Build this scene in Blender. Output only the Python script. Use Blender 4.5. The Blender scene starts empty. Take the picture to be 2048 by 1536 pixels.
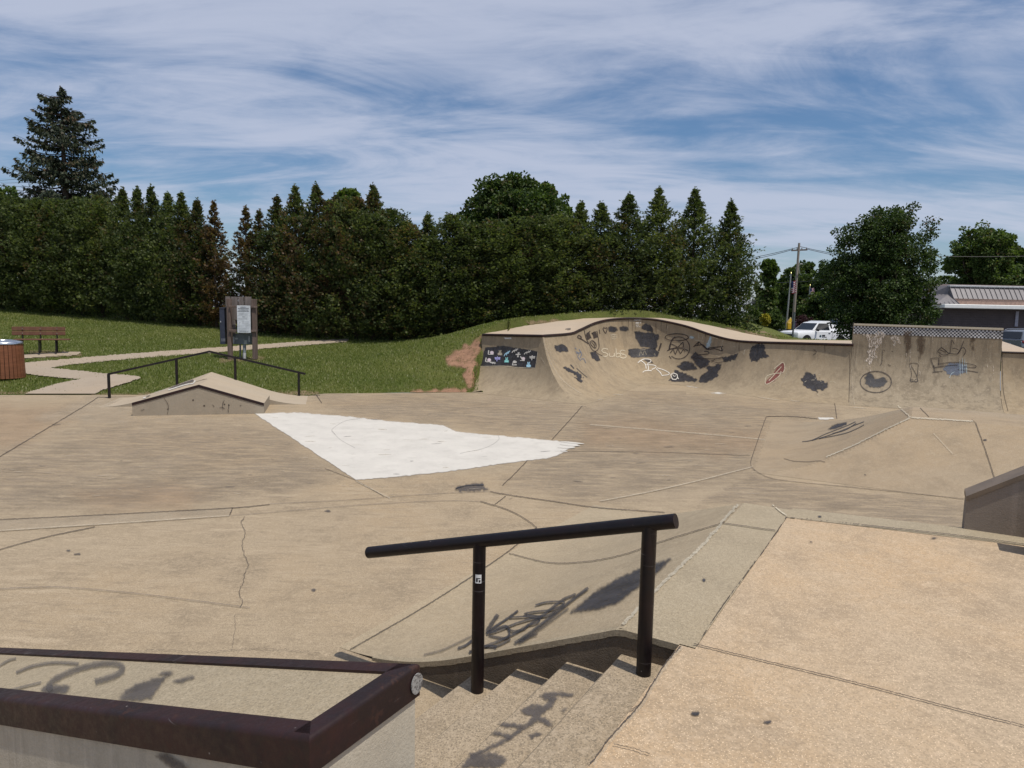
import bpy, math, random
import numpy as np
from mathutils import Vector, Matrix
from mathutils.bvhtree import BVHTree
S = bpy.context.scene
COL = S.collection
R = math.radians
RNG = np.random.default_rng(7)

# ------------------------------------------------------------------ camera
FPX = 1378.0; PITCH = R(5.9455); ROLL = R(1.139); EYE = 2.366
W0, H0 = 2048.0, 1536.0
_f = np.array([0, math.cos(PITCH), -math.sin(PITCH)])
_r0 = np.array([1.0, 0, 0]); _u0 = np.array([0, math.sin(PITCH), math.cos(PITCH)])
_r = math.cos(ROLL)*_r0 + math.sin(ROLL)*_u0
_u = -math.sin(ROLL)*_r0 + math.cos(ROLL)*_u0
_C = np.array([0, 0, EYE])
cam = bpy.data.cameras.new('camera'); cam.sensor_width = 36; cam.lens = FPX/W0*36
cam.clip_start = 0.05; cam.clip_end = 3000
co = bpy.data.objects.new('camera', cam); COL.objects.link(co); S.camera = co
M = Matrix(((_r[0], _u[0], -_f[0], 0), (_r[1], _u[1], -_f[1], 0), (_r[2], _u[2], -_f[2], EYE), (0, 0, 0, 1)))
co.matrix_world = M
S.render.resolution_x = 1024; S.render.resolution_y = 768

# ------------------------------------------------------------------ light
SUN = Vector((0.297, -0.266, 0.928)).normalized()
SUN_EL = math.asin(SUN.z); SUN_ROT = math.atan2(SUN.x, SUN.y)
S.view_settings.view_transform = 'Standard'; S.view_settings.look = 'None'
S.view_settings.exposure = -0.16; S.view_settings.gamma = 1.0
sl = bpy.data.lights.new('sun', 'SUN'); sl.energy = 4.3; sl.angle = R(0.53); sl.color = (1.0, 0.945, 0.85)
so = bpy.data.objects.new('sun', sl); COL.objects.link(so)
so.rotation_euler = SUN.to_track_quat('Z', 'Y').to_euler(); so.location = (10, -10, 30)

world = bpy.data.worlds.new('World'); S.world = world; world.use_nodes = True
def build_sky():
    nt = world.node_tree; N = nt.nodes; L = nt.links
    N.clear()
    out = N.new('ShaderNodeOutputWorld'); bg = N.new('ShaderNodeBackground'); bg.inputs['Strength'].default_value = 0.071
    sky = N.new('ShaderNodeTexSky'); sky.sky_type = 'NISHITA'; sky.sun_disc = False
    sky.sun_elevation = SUN_EL; sky.sun_rotation = SUN_ROT; sky.altitude = 100; sky.air_density = 1.0
    sky.dust_density = 0.9; sky.ozone_density = 3.0
    tc = N.new('ShaderNodeTexCoord'); sp = N.new('ShaderNodeSeparateXYZ'); L.new(tc.outputs['Generated'], sp.inputs[0])
    def m(op, a, b=None):
        n = N.new('ShaderNodeMath'); n.operation = op
        for i, q in enumerate((a, b)):
            if q is None: continue
            if isinstance(q, (int, float)): n.inputs[i].default_value = q
            else: L.new(q, n.inputs[i])
        return n.outputs[0]
    zc = m('ADD', m('MAXIMUM', sp.outputs['Z'], 0.0), 0.16)
    cb = N.new('ShaderNodeCombineXYZ'); L.new(m('DIVIDE', sp.outputs['X'], zc), cb.inputs[0]); L.new(m('DIVIDE', sp.outputs['Y'], zc), cb.inputs[1])
    def noise(scale, rot, st, loc, det, rough, dist=0.0):
        mp = N.new('ShaderNodeMapping'); mp.inputs['Rotation'].default_value = (0, 0, R(rot)); mp.inputs['Scale'].default_value = (st[0], st[1], 1); mp.inputs['Location'].default_value = (loc[0], loc[1], 0)
        L.new(cb.outputs[0], mp.inputs[0]); n = N.new('ShaderNodeTexNoise'); n.inputs['Scale'].default_value = scale
        n.inputs['Detail'].default_value = det; n.inputs['Roughness'].default_value = rough; n.inputs['Distortion'].default_value = dist
        L.new(mp.outputs[0], n.inputs['Vector']); return n.outputs['Fac']
    big = noise(0.55, -28, (0.8, 1.5), SKY_OFF[0], 3, 0.5, 0.4)
    wisp = noise(1.45, -38, (0.65, 1.6), SKY_OFF[1], 10, 0.62, 1.1)
    fine = noise(3.2, -20, (0.7, 1.8), (4.0, 1.0), 7, 0.62, 0.8)
    s = m('ADD', m('ADD', m('MULTIPLY', big, 0.62), m('MULTIPLY', wisp, 0.58)), m('MULTIPLY', fine, 0.24))
    mr = N.new('ShaderNodeMapRange'); mr.interpolation_type = 'SMOOTHSTEP'
    mr.inputs['From Min'].default_value = 0.545; mr.inputs['From Max'].default_value = 0.86
    mr.inputs['To Min'].default_value = 0.10; mr.inputs['To Max'].default_value = 0.82; L.new(s, mr.inputs['Value'])
    mx = N.new('ShaderNodeMix'); mx.data_type = 'RGBA'; L.new(mr.outputs[0], mx.inputs['Factor'])
    hs = N.new('ShaderNodeHueSaturation'); hs.inputs['Saturation'].default_value = 1.3; hs.inputs['Value'].default_value = 1.42
    L.new(sky.outputs[0], hs.inputs['Color'])
    L.new(hs.outputs[0], mx.inputs['A']); mx.inputs['B'].default_value = SKY_CLOUD
    L.new(mx.outputs['Result'], bg.inputs['Color']); L.new(bg.outputs[0], out.inputs[0])
SKY_OFF = ((3.1, 0.4), (1.7, 5.2)); SKY_CLOUD = (8.6, 9.3, 11.4, 1)
build_sky()

# ------------------------------------------------------------------ pixel -> place helpers
def ray(x, y): return _f + _r*(x-1024)/FPX - _u*(y-768)/FPX
def on(x, y, z=0.0):
    d = ray(x, y); return _C + d*(z-EYE)/d[2]
def far(x, y, Y):
    d = ray(x, y); return _C + d*Y/d[1]
def onplane(x, y, p0, n):
    d = ray(x, y); return _C + d*(np.dot(np.asarray(p0)-_C, n)/np.dot(d, n))
def proj(p):
    d = np.asarray(p, float)-_C; w = d @ _f
    return 1024+FPX*(d @ _r)/w, 768-FPX*(d @ _u)/w
def zc(pts, ox, oy, s): return [(ox+a/s, oy+b/s) for a, b in pts]

# stair / platform frame
DK = 0.680; RI = 0.136; TR = 0.322; AZ = R(30.668)
U = np.array([math.sin(AZ), math.cos(AZ), 0]); V = np.array([-math.cos(AZ), math.sin(AZ), 0])
def uv(u, v, z=0.0): return U*u + V*v + np.array([0, 0, z])

# ------------------------------------------------------------------ objects
def tag(o, label=None, cat=None, group=None, kind=None):
    if label: o['label'] = label
    if cat: o['category'] = cat
    if group: o['group'] = group
    if kind: o['kind'] = kind
    return o
def thing(name, loc, label, cat, group=None, rz=0.0):
    o = bpy.data.objects.new(name, None); o.empty_display_size = 0.2; COL.objects.link(o)
    o.location = tuple(float(c) for c in loc); o.rotation_euler = (0, 0, rz)
    return tag(o, label, cat, group)
def root_of(o):
    while o.parent: o = o.parent
    return o
class MB:
    def __init__(s): s.v = []; s.f = []; s.m = []; s.a = []
    def vert(s, p, a=1.0): s.v.append((float(p[0]), float(p[1]), float(p[2]))); s.a.append(a); return len(s.v)-1
    def face(s, pts, m=0):
        i = [s.vert(p) for p in pts]; s.f.append(i); s.m.append(m)
    def add(s, vs, fs, al=None, m=0):
        o = len(s.v); s.v += [tuple(map(float, p)) for p in vs]; s.a += list(al) if al is not None else [1.0]*len(vs)
        s.f += [[i+o for i in f] for f in fs]; s.m += [m]*len(fs)
    def box(s, c, size, rz=0.0, m=0, ax=None, bev=0.0):
        c = np.asarray(c, float); hx, hy, hz = [q/2 for q in size]
        if ax is None:
            ax = (np.array([math.cos(rz), math.sin(rz), 0]), np.array([-math.sin(rz), math.cos(rz), 0]), np.array([0, 0, 1.0]))
        if bev <= 0:
            P = [c+ax[0]*a*hx+ax[1]*b*hy+ax[2]*d*hz for a in (-1, 1) for b in (-1, 1) for d in (-1, 1)]
            s.add(P, [(0, 1, 3, 2), (4, 6, 7, 5), (0, 4, 5, 1), (2, 3, 7, 6), (0, 2, 6, 4), (1, 5, 7, 3)], m=m)
        else:
            b = min(bev, hx*.9, hy*.9, hz*.9); pts = []
            for a in (-1, 1):
                for q in (-1, 1):
                    for d in (-1, 1):
                        pts += [c+ax[0]*a*(hx-b)+ax[1]*q*(hy-b)+ax[2]*d*hz, c+ax[0]*a*(hx-b)+ax[1]*q*hy+ax[2]*d*(hz-b), c+ax[0]*a*hx+ax[1]*q*(hy-b)+ax[2]*d*(hz-b)]
            s.hull(pts, m)
    def hull(s, pts, m=0):
        import bmesh
        bm = bmesh.new()
        for p in pts: bm.verts.new(tuple(map(float, p)))
        bmesh.ops.convex_hull(bm, input=bm.verts)
        bm.verts.index_update()
        vs = [v.co[:] for v in bm.verts]; fs = [[v.index for v in f.verts] for f in bm.faces]; bm.free(); s.add(vs, fs, m=m)
    def tube(s, path, r, n=12, caps=True, m=0, square=False):
        P = [np.asarray(p, float) for p in path]; rings = []
        rr = r if hasattr(r, '__len__') else [r]*len(P)
        up0 = None
        for i, p in enumerate(P):
            d = P[min(i+1, len(P)-1)]-P[max(i-1, 0)]; d = d/np.linalg.norm(d)
            if up0 is None:
                up0 = np.array([0, 0, 1.0]) if abs(d[2]) < .9 else np.array([1.0, 0, 0])
            a = np.cross(d, up0); a /= np.linalg.norm(a); b = np.cross(a, d); up0 = b
            ring = []
            for k in range(n):
                t = 2*math.pi*(k+(.5 if square else 0))/n
                ring.append(s.vert(p+(a*math.cos(t)+b*math.sin(t))*rr[i]))
            rings.append(ring)
        for i in range(len(rings)-1):
            for k in range(n):
                s.f.append([rings[i][k], rings[i][(k+1) % n], rings[i+1][(k+1) % n], rings[i+1][k]]); s.m.append(m)
        if caps:
            s.f.append(rings[0][::-1]); s.m.append(m); s.f.append(rings[-1][:]); s.m.append(m)
    def prism(s, poly, vec, m=0):
        P = [np.asarray(p, float) for p in poly]; vec = np.asarray(vec, float); n = len(P); o = len(s.v)
        s.add(P+[p+vec for p in P], [list(range(n))[::-1], list(range(n, 2*n))]+[[i, (i+1) % n, n+(i+1) % n, n+i] for i in range(n)], m=m)
    def lathe(s, c, prof, n=24, m=0, cap=True):
        c = np.asarray(c, float); rings = []
        for r, z in prof: rings.append([s.vert(c+np.array([r*math.cos(2*math.pi*k/n), r*math.sin(2*math.pi*k/n), z])) for k in range(n)])
        for i in range(len(rings)-1):
            for k in range(n): s.f.append([rings[i][k], rings[i][(k+1) % n], rings[i+1][(k+1) % n], rings[i+1][k]]); s.m.append(m)
        if cap: s.f.append(rings[0][::-1]); s.m.append(m); s.f.append(rings[-1]); s.m.append(m)
    def grid(s, G, m=0):
        G = np.asarray(G, float); a, b = G.shape[:2]; o = len(s.v); s.v += [tuple(p) for p in G.reshape(-1, 3)]; s.a += [1.0]*(a*b)
        for i in range(a-1):
            for j in range(b-1): s.f.append([o+i*b+j, o+i*b+j+1, o+(i+1)*b+j+1, o+(i+1)*b+j]); s.m.append(m)
    def build(s, name, mats, parent=None, smooth=False, angle=None, recalc=True, **kw):
        org = root_of(parent).location if parent else Vector((0, 0, 0))
        me = bpy.data.meshes.new(name)
        loc = Vector(org) if (parent and parent.get('_world', 1)) else Vector((0, 0, 0))
        me.from_pydata([(x-loc.x, y-loc.y, z-loc.z) for x, y, z in s.v], [], s.f)
        for mt in (mats if isinstance(mats, (list, tuple)) else [mats]): me.materials.append(mt)
        me.polygons.foreach_set('material_index', s.m)
        if any(a != 1.0 for a in s.a):
            at = me.attributes.new('alpha', 'FLOAT', 'POINT'); at.data.foreach_set('value', s.a)
        if recalc:
            import bmesh
            bm = bmesh.new(); bm.from_mesh(me); bmesh.ops.remove_doubles(bm, verts=bm.verts, dist=1e-5); bmesh.ops.recalc_face_normals(bm, faces=bm.faces); bm.to_mesh(me); bm.free()
        if smooth: me.polygons.foreach_set('use_smooth', [True]*len(me.polygons))
        me.update()
        if smooth and angle: me.set_sharp_from_angle(angle=R(angle))
        o = bpy.data.objects.new(name, me); COL.objects.link(o)
        if parent: o.parent = parent
        return tag(o, **kw)
def np_mesh(name, verts, nper, mats, parent=None, attrs=None, smooth=False):
    """verts (N*nper,3): independent n-gons"""
    me = bpy.data.meshes.new(name); nv = len(verts); nf = nv//nper
    me.vertices.add(nv); me.vertices.foreach_set('co', np.ascontiguousarray(verts, dtype=np.float32).ravel())
    me.loops.add(nv); me.loops.foreach_set('vertex_index', np.arange(nv, dtype=np.int32))
    me.polygons.add(nf); me.polygons.foreach_set('loop_start', np.arange(0, nv, nper, dtype=np.int32))
    me.update(calc_edges=True)
    for k, a in (attrs or {}).items():
        at = me.attributes.new(k, 'FLOAT', 'POINT'); at.data.foreach_set('value', np.ascontiguousarray(a, dtype=np.float32))
    for mt in (mats if isinstance(mats, (list, tuple)) else [mats]): me.materials.append(mt)
    o = bpy.data.objects.new(name, me); COL.objects.link(o)
    if parent: o.parent = parent
    return o
def copy_tree(o, parent=None):
    c = o.copy(); COL.objects.link(c)
    if parent: c.parent = parent
    for ch in list(o.children): copy_tree(ch, c)
    return c

# ------------------------------------------------------------------ materials
class NT:
    def __init__(s, name):
        s.mat = bpy.data.materials.new(name); s.mat.use_nodes = True; s.t = s.mat.node_tree; s.N = s.t.nodes; s.L = s.t.links
        s.p = s.N['Principled BSDF']; s.out = s.N['Material Output']
    def new(s, t): return s.N.new(t)
    def link(s, a, b): s.L.new(a, b)
    def put(s, sock, val):
        if isinstance(val, (int, float, tuple, list)): sock.default_value = val if not isinstance(val, (tuple, list)) or len(val) != 3 or sock.type != 'RGBA' else (*val, 1)
        else: s.link(val, sock)
    def math(s, op, a, b=0.0, c=0.0, clamp=False):
        n = s.new('ShaderNodeMath'); n.operation = op; n.use_clamp = clamp
        for i, q in enumerate((a, b, c)): s.put(n.inputs[i], q)
        return n.outputs[0]
    def mix(s, f, a, b, mode='MIX'):
        n = s.new('ShaderNodeMix'); n.data_type = 'RGBA'; n.blend_type = mode
        s.put(n.inputs['Factor'], f); s.put(n.inputs['A'], a); s.put(n.inputs['B'], b); return n.outputs['Result']
    def pos(s): return s.new('ShaderNodeNewGeometry').outputs['Position']
    def obj(s): return s.new('ShaderNodeTexCoord').outputs['Object']
    def mapv(s, v, sc=(1, 1, 1), rot=(0, 0, 0), loc=(0, 0, 0)):
        n = s.new('ShaderNodeMapping'); n.inputs['Scale'].default_value = sc; n.inputs['Rotation'].default_value = rot; n.inputs['Location'].default_value = loc; s.link(v, n.inputs[0]); return n.outputs[0]
    def noise(s, v, scale, det=4, rough=0.55, dist=0.0, col=False):
        n = s.new('ShaderNodeTexNoise'); n.inputs['Scale'].default_value = scale; n.inputs['Detail'].default_value = det; n.inputs['Roughness'].default_value = rough; n.inputs['Distortion'].default_value = dist
        s.link(v, n.inputs['Vector']); return n.outputs['Color' if col else 'Fac']
    def voro(s, v, scale, out='Distance', feature='F1'):
        n = s.new('ShaderNodeTexVoronoi'); n.feature = feature; n.inputs['Scale'].default_value = scale; s.link(v, n.inputs['Vector']); return n.outputs[out]
    def rng(s, v, a, b, c=0.0, d=1.0, smooth=True):
        n = s.new('ShaderNodeMapRange'); n.interpolation_type = 'SMOOTHSTEP' if smooth else 'LINEAR'
        for k, q in zip(('From Min', 'From Max', 'To Min', 'To Max'), (a, b, c, d)): n.inputs[k].default_value = q
        s.link(v, n.inputs['Value']); return n.outputs[0]
    def attr(s, name):
        n = s.new('ShaderNodeAttribute'); n.attribute_name = name; return n.outputs['Fac']
    def bump(s, h, dist=0.01, strength=1.0):
        n = s.new('ShaderNodeBump'); n.inputs['Distance'].default_value = dist; n.inputs['Strength'].default_value = strength; s.link(h, n.inputs['Height']); s.link(n.outputs[0], s.p.inputs['Normal'])
    def fin(s, color=None, rough=None, metal=None, spec=None):
        if color is not None: s.put(s.p.inputs['Base Color'], color)
        if rough is not None: s.put(s.p.inputs['Roughness'], rough)
        if metal is not None: s.put(s.p.inputs['Metallic'], metal)
        if spec is not None: s.p.inputs['Specular IOR Level'].default_value = spec
        return s.mat
    def fade(s, a):
        tr = s.new('ShaderNodeBsdfTransparent'); mx = s.new('ShaderNodeMixShader'); s.put(mx.inputs[0], a)
        s.link(tr.outputs[0], mx.inputs[1]); s.link(s.p.outputs[0], mx.inputs[2]); s.link(mx.outputs[0], s.out.inputs[0]); return s.mat
def concrete(name, base, vary=0.16, warm=0.25, grain=0.22, streak=0.0, streak_rot=0.0, speck=0.0, pits=0.0, drip=0.0, big=0.28, bump=0.004):
    n = NT(name); P = n.pos(); base = np.array(base)
    dark = tuple(base*np.array([.70, .69, .69])); lite = tuple(np.minimum(base*np.array([1.22, 1.22, 1.24]), .85)); wcol = tuple(base*np.array([1.12, .98, .80]))
    n1 = n.noise(P, big, 5, .6, .4); n2 = n.noise(n.mapv(P, loc=(7, 3, 1)), 1.7, 7, .65, .3); n3 = n.noise(n.mapv(P, loc=(1, 9, 4)), 9.0, 6, .7); g = n.noise(P, 95.0, 3, .75); g2 = n.noise(P, 32.0, 4, .7)
    c = n.mix(n.rng(n1, .35, .65), tuple(base), wcol) if warm >= 1 else n.mix(n.math('MULTIPLY', n.rng(n1, .38, .66), warm), tuple(base), wcol)
    c = n.mix(n.math('MULTIPLY', n.rng(n2, .44, .68), vary*2.0), c, dark)
    c = n.mix(n.math('MULTIPLY', n.rng(n3, .48, .68), vary*1.5), c, lite)
    if streak > 0:
        st = n.noise(n.mapv(P, sc=(1.3, 6.5, 3), rot=(0, 0, streak_rot)), 1.0, 7, .75, .3)
        st2 = n.noise(n.mapv(P, sc=(2.6, 13, 3), rot=(0, 0, streak_rot), loc=(3, 5, 0)), 1.0, 6, .75, .2)
        msk = n.rng(n.noise(n.mapv(P, loc=(4, 4, 4)), .35, 3), .35, .65)
        c = n.mix(n.math('MULTIPLY', n.rng(st, .50, .64), n.math('MULTIPLY', msk, streak)), c, lite)
        c = n.mix(n.math('MULTIPLY', n.rng(st2, .50, .66), streak*.7), c, dark)
    if drip > 0:
        dn = n.noise(n.mapv(P, sc=(5, 5, .5)), 1.0, 5, .65, .2); dm = n.rng(n.noise(n.mapv(P, loc=(2, 8, 0)), .5, 3), .25, .55)
        c = n.mix(n.math('MULTIPLY', n.rng(dn, .48, .64), n.math('MULTIPLY', dm, drip)), c, dark)
        dn2 = n.noise(n.mapv(P, sc=(14, 14, .7), loc=(3, 3, 3)), 1.0, 5, .7, .2)
        c = n.mix(n.math('MULTIPLY', n.rng(dn2, .53, .64), drip*.75), c, lite)
    c = n.mix(n.math('MULTIPLY', n.rng(g, .47, .60), grain), c, tuple(base*.58))
    c = n.mix(n.math('MULTIPLY', n.rng(g2, .50, .62), grain*.6), c, lite)
    if speck > 0:
        vd = n.voro(P, 120.0); sel = n.rng(n.voro(P, 120.0, 'Color'), .62, .7)
        c = n.mix(n.math('MULTIPLY', n.math('MULTIPLY', n.rng(vd, .42, .2), sel), speck), c, tuple(np.minimum(base*1.75, .8)))
    if pits > 0:
        pv = n.rng(n.voro(P, 7.0), .12, .05); ps = n.rng(n.noise(P, 2.3, 3), .55, .7)
        c = n.mix(n.math('MULTIPLY', n.math('MULTIPLY', pv, ps), pits), c, (.05, .045, .04))
    n.bump(n.math('ADD', g, n.math('MULTIPLY', n3, 1.5)), bump, .7)
    return n.fin(c, n.rng(n2, .3, .7, .78, .93), spec=.3)
def paint(name, col, rough=.6, wear=.25, soft=True, wscale=14.0, alpha=1.0, streaky=False, var=.2, cut=(.28, .53), msc=None):
    n = NT(name); P = n.pos(); w = n.noise(P, wscale, 6, .7); col = np.array(col)
    c = n.mix(n.rng(w, .3, .7), tuple(col*(1-var)), tuple(np.minimum(col*(1+var), .95)))
    n.fin(c, rough, spec=.25)
    hole = n.rng(n.noise(n.mapv(P, sc=msc or ((1, 1, 1) if not streaky else (2, 2, .5))), wscale*2.2, 5, .75), cut[0], cut[1], 1-wear, 1.0)
    return n.fade(n.math('MULTIPLY', n.math('MULTIPLY', n.attr('alpha'), hole), alpha))
def plain(name, col, rough=.5, metal=0.0, vary=.15, scale=6.0, spec=.5, bump=0.0, bscale=40):
    n = NT(name); P = n.obj(); a = n.noise(P, scale, 5, .6); col = np.array(col)
    c = n.mix(n.rng(a, .3, .7), tuple(col*(1-vary)), tuple(np.minimum(col*(1+vary), .95)))
    if bump: n.bump(n.noise(P, bscale, 3), bump)
    return n.fin(c, rough, metal, spec)
def steel(name, col, rust=.35, rough=.42):
    n = NT(name); P = n.pos(); a = n.noise(P, 3.0, 6, .7, .4); b = n.noise(n.mapv(P, sc=(1, 1, 1)), 22.0, 6, .75); col = np.array(col)
    c = n.mix(n.rng(a, .4, .62), tuple(col), tuple(col*np.array([1.7, 1.2, 1.15])))
    c = n.mix(n.math('MULTIPLY', n.math('MULTIPLY', n.rng(b, .54, .62), n.rng(n.noise(P, 4.5, 4, .6), .42, .58)), rust), c, (.085, .036, .022))
    sc = n.rng(n.noise(n.mapv(P, sc=(3, 3, 90), rot=(.3, .2, AZ)), 1.0, 3, .6), .66, .74)
    c = n.mix(n.math('MULTIPLY', sc, .45), c, (.24, .22, .22))
    chip = n.math('MULTIPLY', n.rng(n.voro(P, 45.0), .2, .12), n.rng(n.voro(P, 45.0, 'Color'), .86, .9)); chm = n.rng(n.noise(n.mapv(P, loc=(5, 2, 8)), 3.0, 3), .5, .62)
    c = n.mix(n.math('MULTIPLY', n.math('MULTIPLY', chip, chm), .8), c, (.30, .27, .25))
    n.bump(b, .0012, .6)
    return n.fin(c, n.rng(b, .3, .7, rough, rough+.25), .0, .32)
def wood(name, col, dark=.6, sc=(2, 2, 40), rough=.75):
    n = NT(name); P = n.obj(); a = n.noise(n.mapv(P, sc=sc), 1.0, 6, .7, .5); b = n.noise(P, 2.0, 3); col = np.array(col)
    c = n.mix(n.rng(a, .3, .7), tuple(col*dark), tuple(col*1.15)); c = n.mix(n.math('MULTIPLY', n.rng(b, .4, .7), .4), c, tuple(col*.8)); n.bump(a, .004)
    return n.fin(c, rough, spec=.25)
def leaf(name, c1, c2, c3=None, trans=.25, brown=True, scale=1.2):
    n = NT(name); P = n.pos(); t = n.attr('tint')
    c = n.mix(n.rng(n.math('ADD', n.math('MULTIPLY', t, .7), n.math('MULTIPLY', n.noise(P, scale, 3), .5)), .35, .85), c1, c2)
    if c3: c = n.mix(n.math('MULTIPLY', n.rng(t, .86, .95), .8), c, c3)
    if brown:
        oi = n.new('ShaderNodeObjectInfo'); sep = n.new('ShaderNodeSeparateColor'); n.link(oi.outputs['Color'], sep.inputs[0])
        bn = n.math('ADD', n.noise(P, .8, 3, .6), n.math('SUBTRACT', n.math('MULTIPLY', sep.outputs[0], .75), .62))
        bn = n.math('ADD', bn, n.math('MULTIPLY', n.math('SUBTRACT', t, .5), .35))
        c = n.mix(n.rng(bn, .02, .2), c, n.mix(t, (.060, .042, .022), (.135, .085, .048)))
        c = n.mix(1.0, c, n.mix(sep.outputs[1], (.75, .78, .8), (1.25, 1.22, 1.15)), 'MULTIPLY')
    n.fin(c, .55, spec=.25)
    tr = n.new('ShaderNodeBsdfTranslucent'); n.put(tr.inputs[0], n.mix(1.0, c, (1.4, 1.5, .7), 'MULTIPLY')); mx = n.new('ShaderNodeMixShader'); mx.inputs[0].default_value = trans
    n.link(n.p.outputs[0], mx.inputs[1]); n.link(tr.outputs[0], mx.inputs[2]); n.link(mx.outputs[0], n.out.inputs[0])
    return n.mat
TAN = (.365, .288, .205)
m_floor = concrete('floor_concrete', (.356, .280, .188), .44, .5, .8, 1.0, R(-4), speck=.3, big=.22)
m_deck = concrete('deck_concrete', (.438, .335, .226), .38, .6, .6, 0, speck=.8, big=.5)
m_gray = concrete('grey_concrete', (.345, .286, .198), .24, .3, .65, 0, speck=.5)
m_stair = concrete('stair_concrete', (.335, .268, .188), .3, .3, 1.0, 0, speck=.7)
m_bank = concrete('bank_concrete', (.365, .296, .202), .26, .35, .6, .12, AZ, speck=.2)
m_qp = concrete('ramp_concrete', (.310, .246, .165), .36, .4, .3, .2, 0, drip=.6)
m_qpdk = concrete('ramp_platform_concrete', (.43, .35, .265), .10, .3, .15)
m_vert = concrete('vert_concrete', (.280, .228, .160), .4, .35, .18, 0, drip=1.0)
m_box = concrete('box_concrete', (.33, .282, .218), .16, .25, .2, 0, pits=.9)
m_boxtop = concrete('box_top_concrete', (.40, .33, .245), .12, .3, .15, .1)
m_pyr = concrete('pyramid_concrete', (.325, .258, .178), .26, .45, .4, .35, R(20))
m_wall = concrete('pale_wall_concrete', (.46, .415, .335), .2, .2, .2, 0, drip=.55)
m_dkwall = concrete('dark_concrete', (.155, .120, .085), .3, .2, .35, 0, drip=.5, bump=.02)  # darker base colour than the other concretes
m_wedge = concrete('wedge_concrete', (.255, .21, .17), .2, .2, .2, 0, drip=.8, pits=.6)
m_path = concrete('path_concrete', (.34, .28, .215), .12, .3, .15)
m_joint = paint('joint_dark', (.07, .055, .045), .9, .5, wscale=30, alpha=.85)
m_crack = paint('crack_dark', (.075, .06, .05), .9, .3, wscale=30)
m_edge = paint('edge_pale', (.48, .41, .31), .9, .8, wscale=14, alpha=.55)
m_edge2 = paint('pale_arris', (.56, .50, .39), .9, .6, wscale=16, alpha=.8)  # pale strokes along the bank crest and pyramid edges
m_tone_d = paint('floor_tone_grey', (.255, .208, .160), .9, 1.0, wscale=1.0, alpha=.38, msc=(.8, 3.0, 1), cut=(.34, .62))
m_tone_l = paint('floor_tone_light', (.44, .365, .27), .9, .5, wscale=2.0, alpha=.4)
m_tone_w = paint('floor_tone_warm', (.40, .285, .185), .9, .5, wscale=2.0, alpha=.42)
m_white = paint('white_paint', (.575, .54, .485), .6, .1, wscale=1.6, var=.06)
m_black = paint('black_spray_and_shadow', (.038, .038, .045), .55, .4, wscale=7.0, alpha=.84, streaky=True, var=.35)
m_blacks = paint('black_marker', (.045, .034, .032), .55, .35, wscale=12.0, alpha=.8)
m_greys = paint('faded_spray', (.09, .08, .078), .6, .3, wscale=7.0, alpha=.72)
m_cream = paint('cream_chalk', (.58, .50, .37), .8, .45, wscale=18.0, alpha=.8)
m_wht = paint('white_spray', (.62, .58, .52), .6, .4, wscale=14.0)
m_red = paint('red_spray', (.22, .06, .055), .6, .45, wscale=12.0, alpha=.7)
m_pink = paint('pink_stencil', (.75, .62, .64), .6, .1)
m_teal = paint('teal_stencil', (.28, .62, .58), .6, .15)
m_sky = paint('blue_stencil', (.42, .66, .78), .6, .15)
m_viol = paint('violet_stencil', (.40, .38, .68), .6, .15)
m_bluew = paint('blue_wash', (.14, .17, .23), .7, .55, wscale=16.0, alpha=.75)
m_lblue = paint('pale_blue_wash', (.45, .55, .58), .7, .5, wscale=20.0, alpha=.8)
m_chip = paint('chipped_white_paint', (.66, .57, .48), .8, 1.0, wscale=9.0, alpha=.95, streaky=True, cut=(.47, .55))
m_rustd = paint('rust_drip', (.11, .075, .05), .9, .6, wscale=7.0, alpha=.65, streaky=True)
m_steel = steel('brown_painted_steel', (.017, .0088, .0088), .3)
m_rail = steel('dark_painted_pipe', (.0065, .0045, .005), .04, .3)
m_blackst = steel('black_steel', (.010, .009, .009), .1, .45)
m_cope = steel('coping_steel', (.020, .012, .010), .4, .4)

# ------------------------------------------------------------------ profile helpers
def prof(t, t0=.35):
    t = np.clip(t, 0, 1); s = 1/(1-t0/2); a = s/(2*t0)
    return np.where(t < t0, a*t*t, 1-s*(1-t))
SURF = []          # concrete surfaces that paint can lie on: (verts, faces)
def surf(mb): SURF.append(([Vector(p) for p in mb.v], [list(f) for f in mb.f]))

# ------------------------------------------------------------------ platform, stairs, bank
VC = .965; UW = 3.375; VCREST = 1.29; VFOOT = 3.34
def ucrest(v): return 6.36+(1.33-v)*.157
deck = MB()
def deck_poly(pts, m): deck.face(pts, m)
E1 = uv(UW, VC, DK)
deck.prism([uv(-4, -9, 0), uv(-4, VC, 0), uv(UW-.004, VC, 0), uv(UW-.004, .885, 0), uv(6.10, .885, 0), uv(ucrest(-9)-.25, -9, 0)], (0, 0, DK), 0)
surf(deck)
bank = MB()
us = np.concatenate([np.linspace(UW, 6.36, 40), np.linspace(6.40, 7.75, 40)])
vs = np.concatenate([np.linspace(3.37, VCREST, 60)])
def bank_z(u, v):
    zv = DK*prof((VFOOT-v)/(VFOOT-VCREST), .5); uc = ucrest(v)
    zu = DK*prof((uc+1.35-u)/1.35, .3)
    return np.maximum(np.minimum(zv, np.where(u > uc, zu, 9)), 0.0)
uu, vv = np.meshgrid(us, vs, indexing='ij')
bank.grid(uu[..., None]*U+vv[..., None]*V+np.stack([0*uu, 0*uu, bank_z(uu, vv)+.002], -1), 0)
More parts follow.
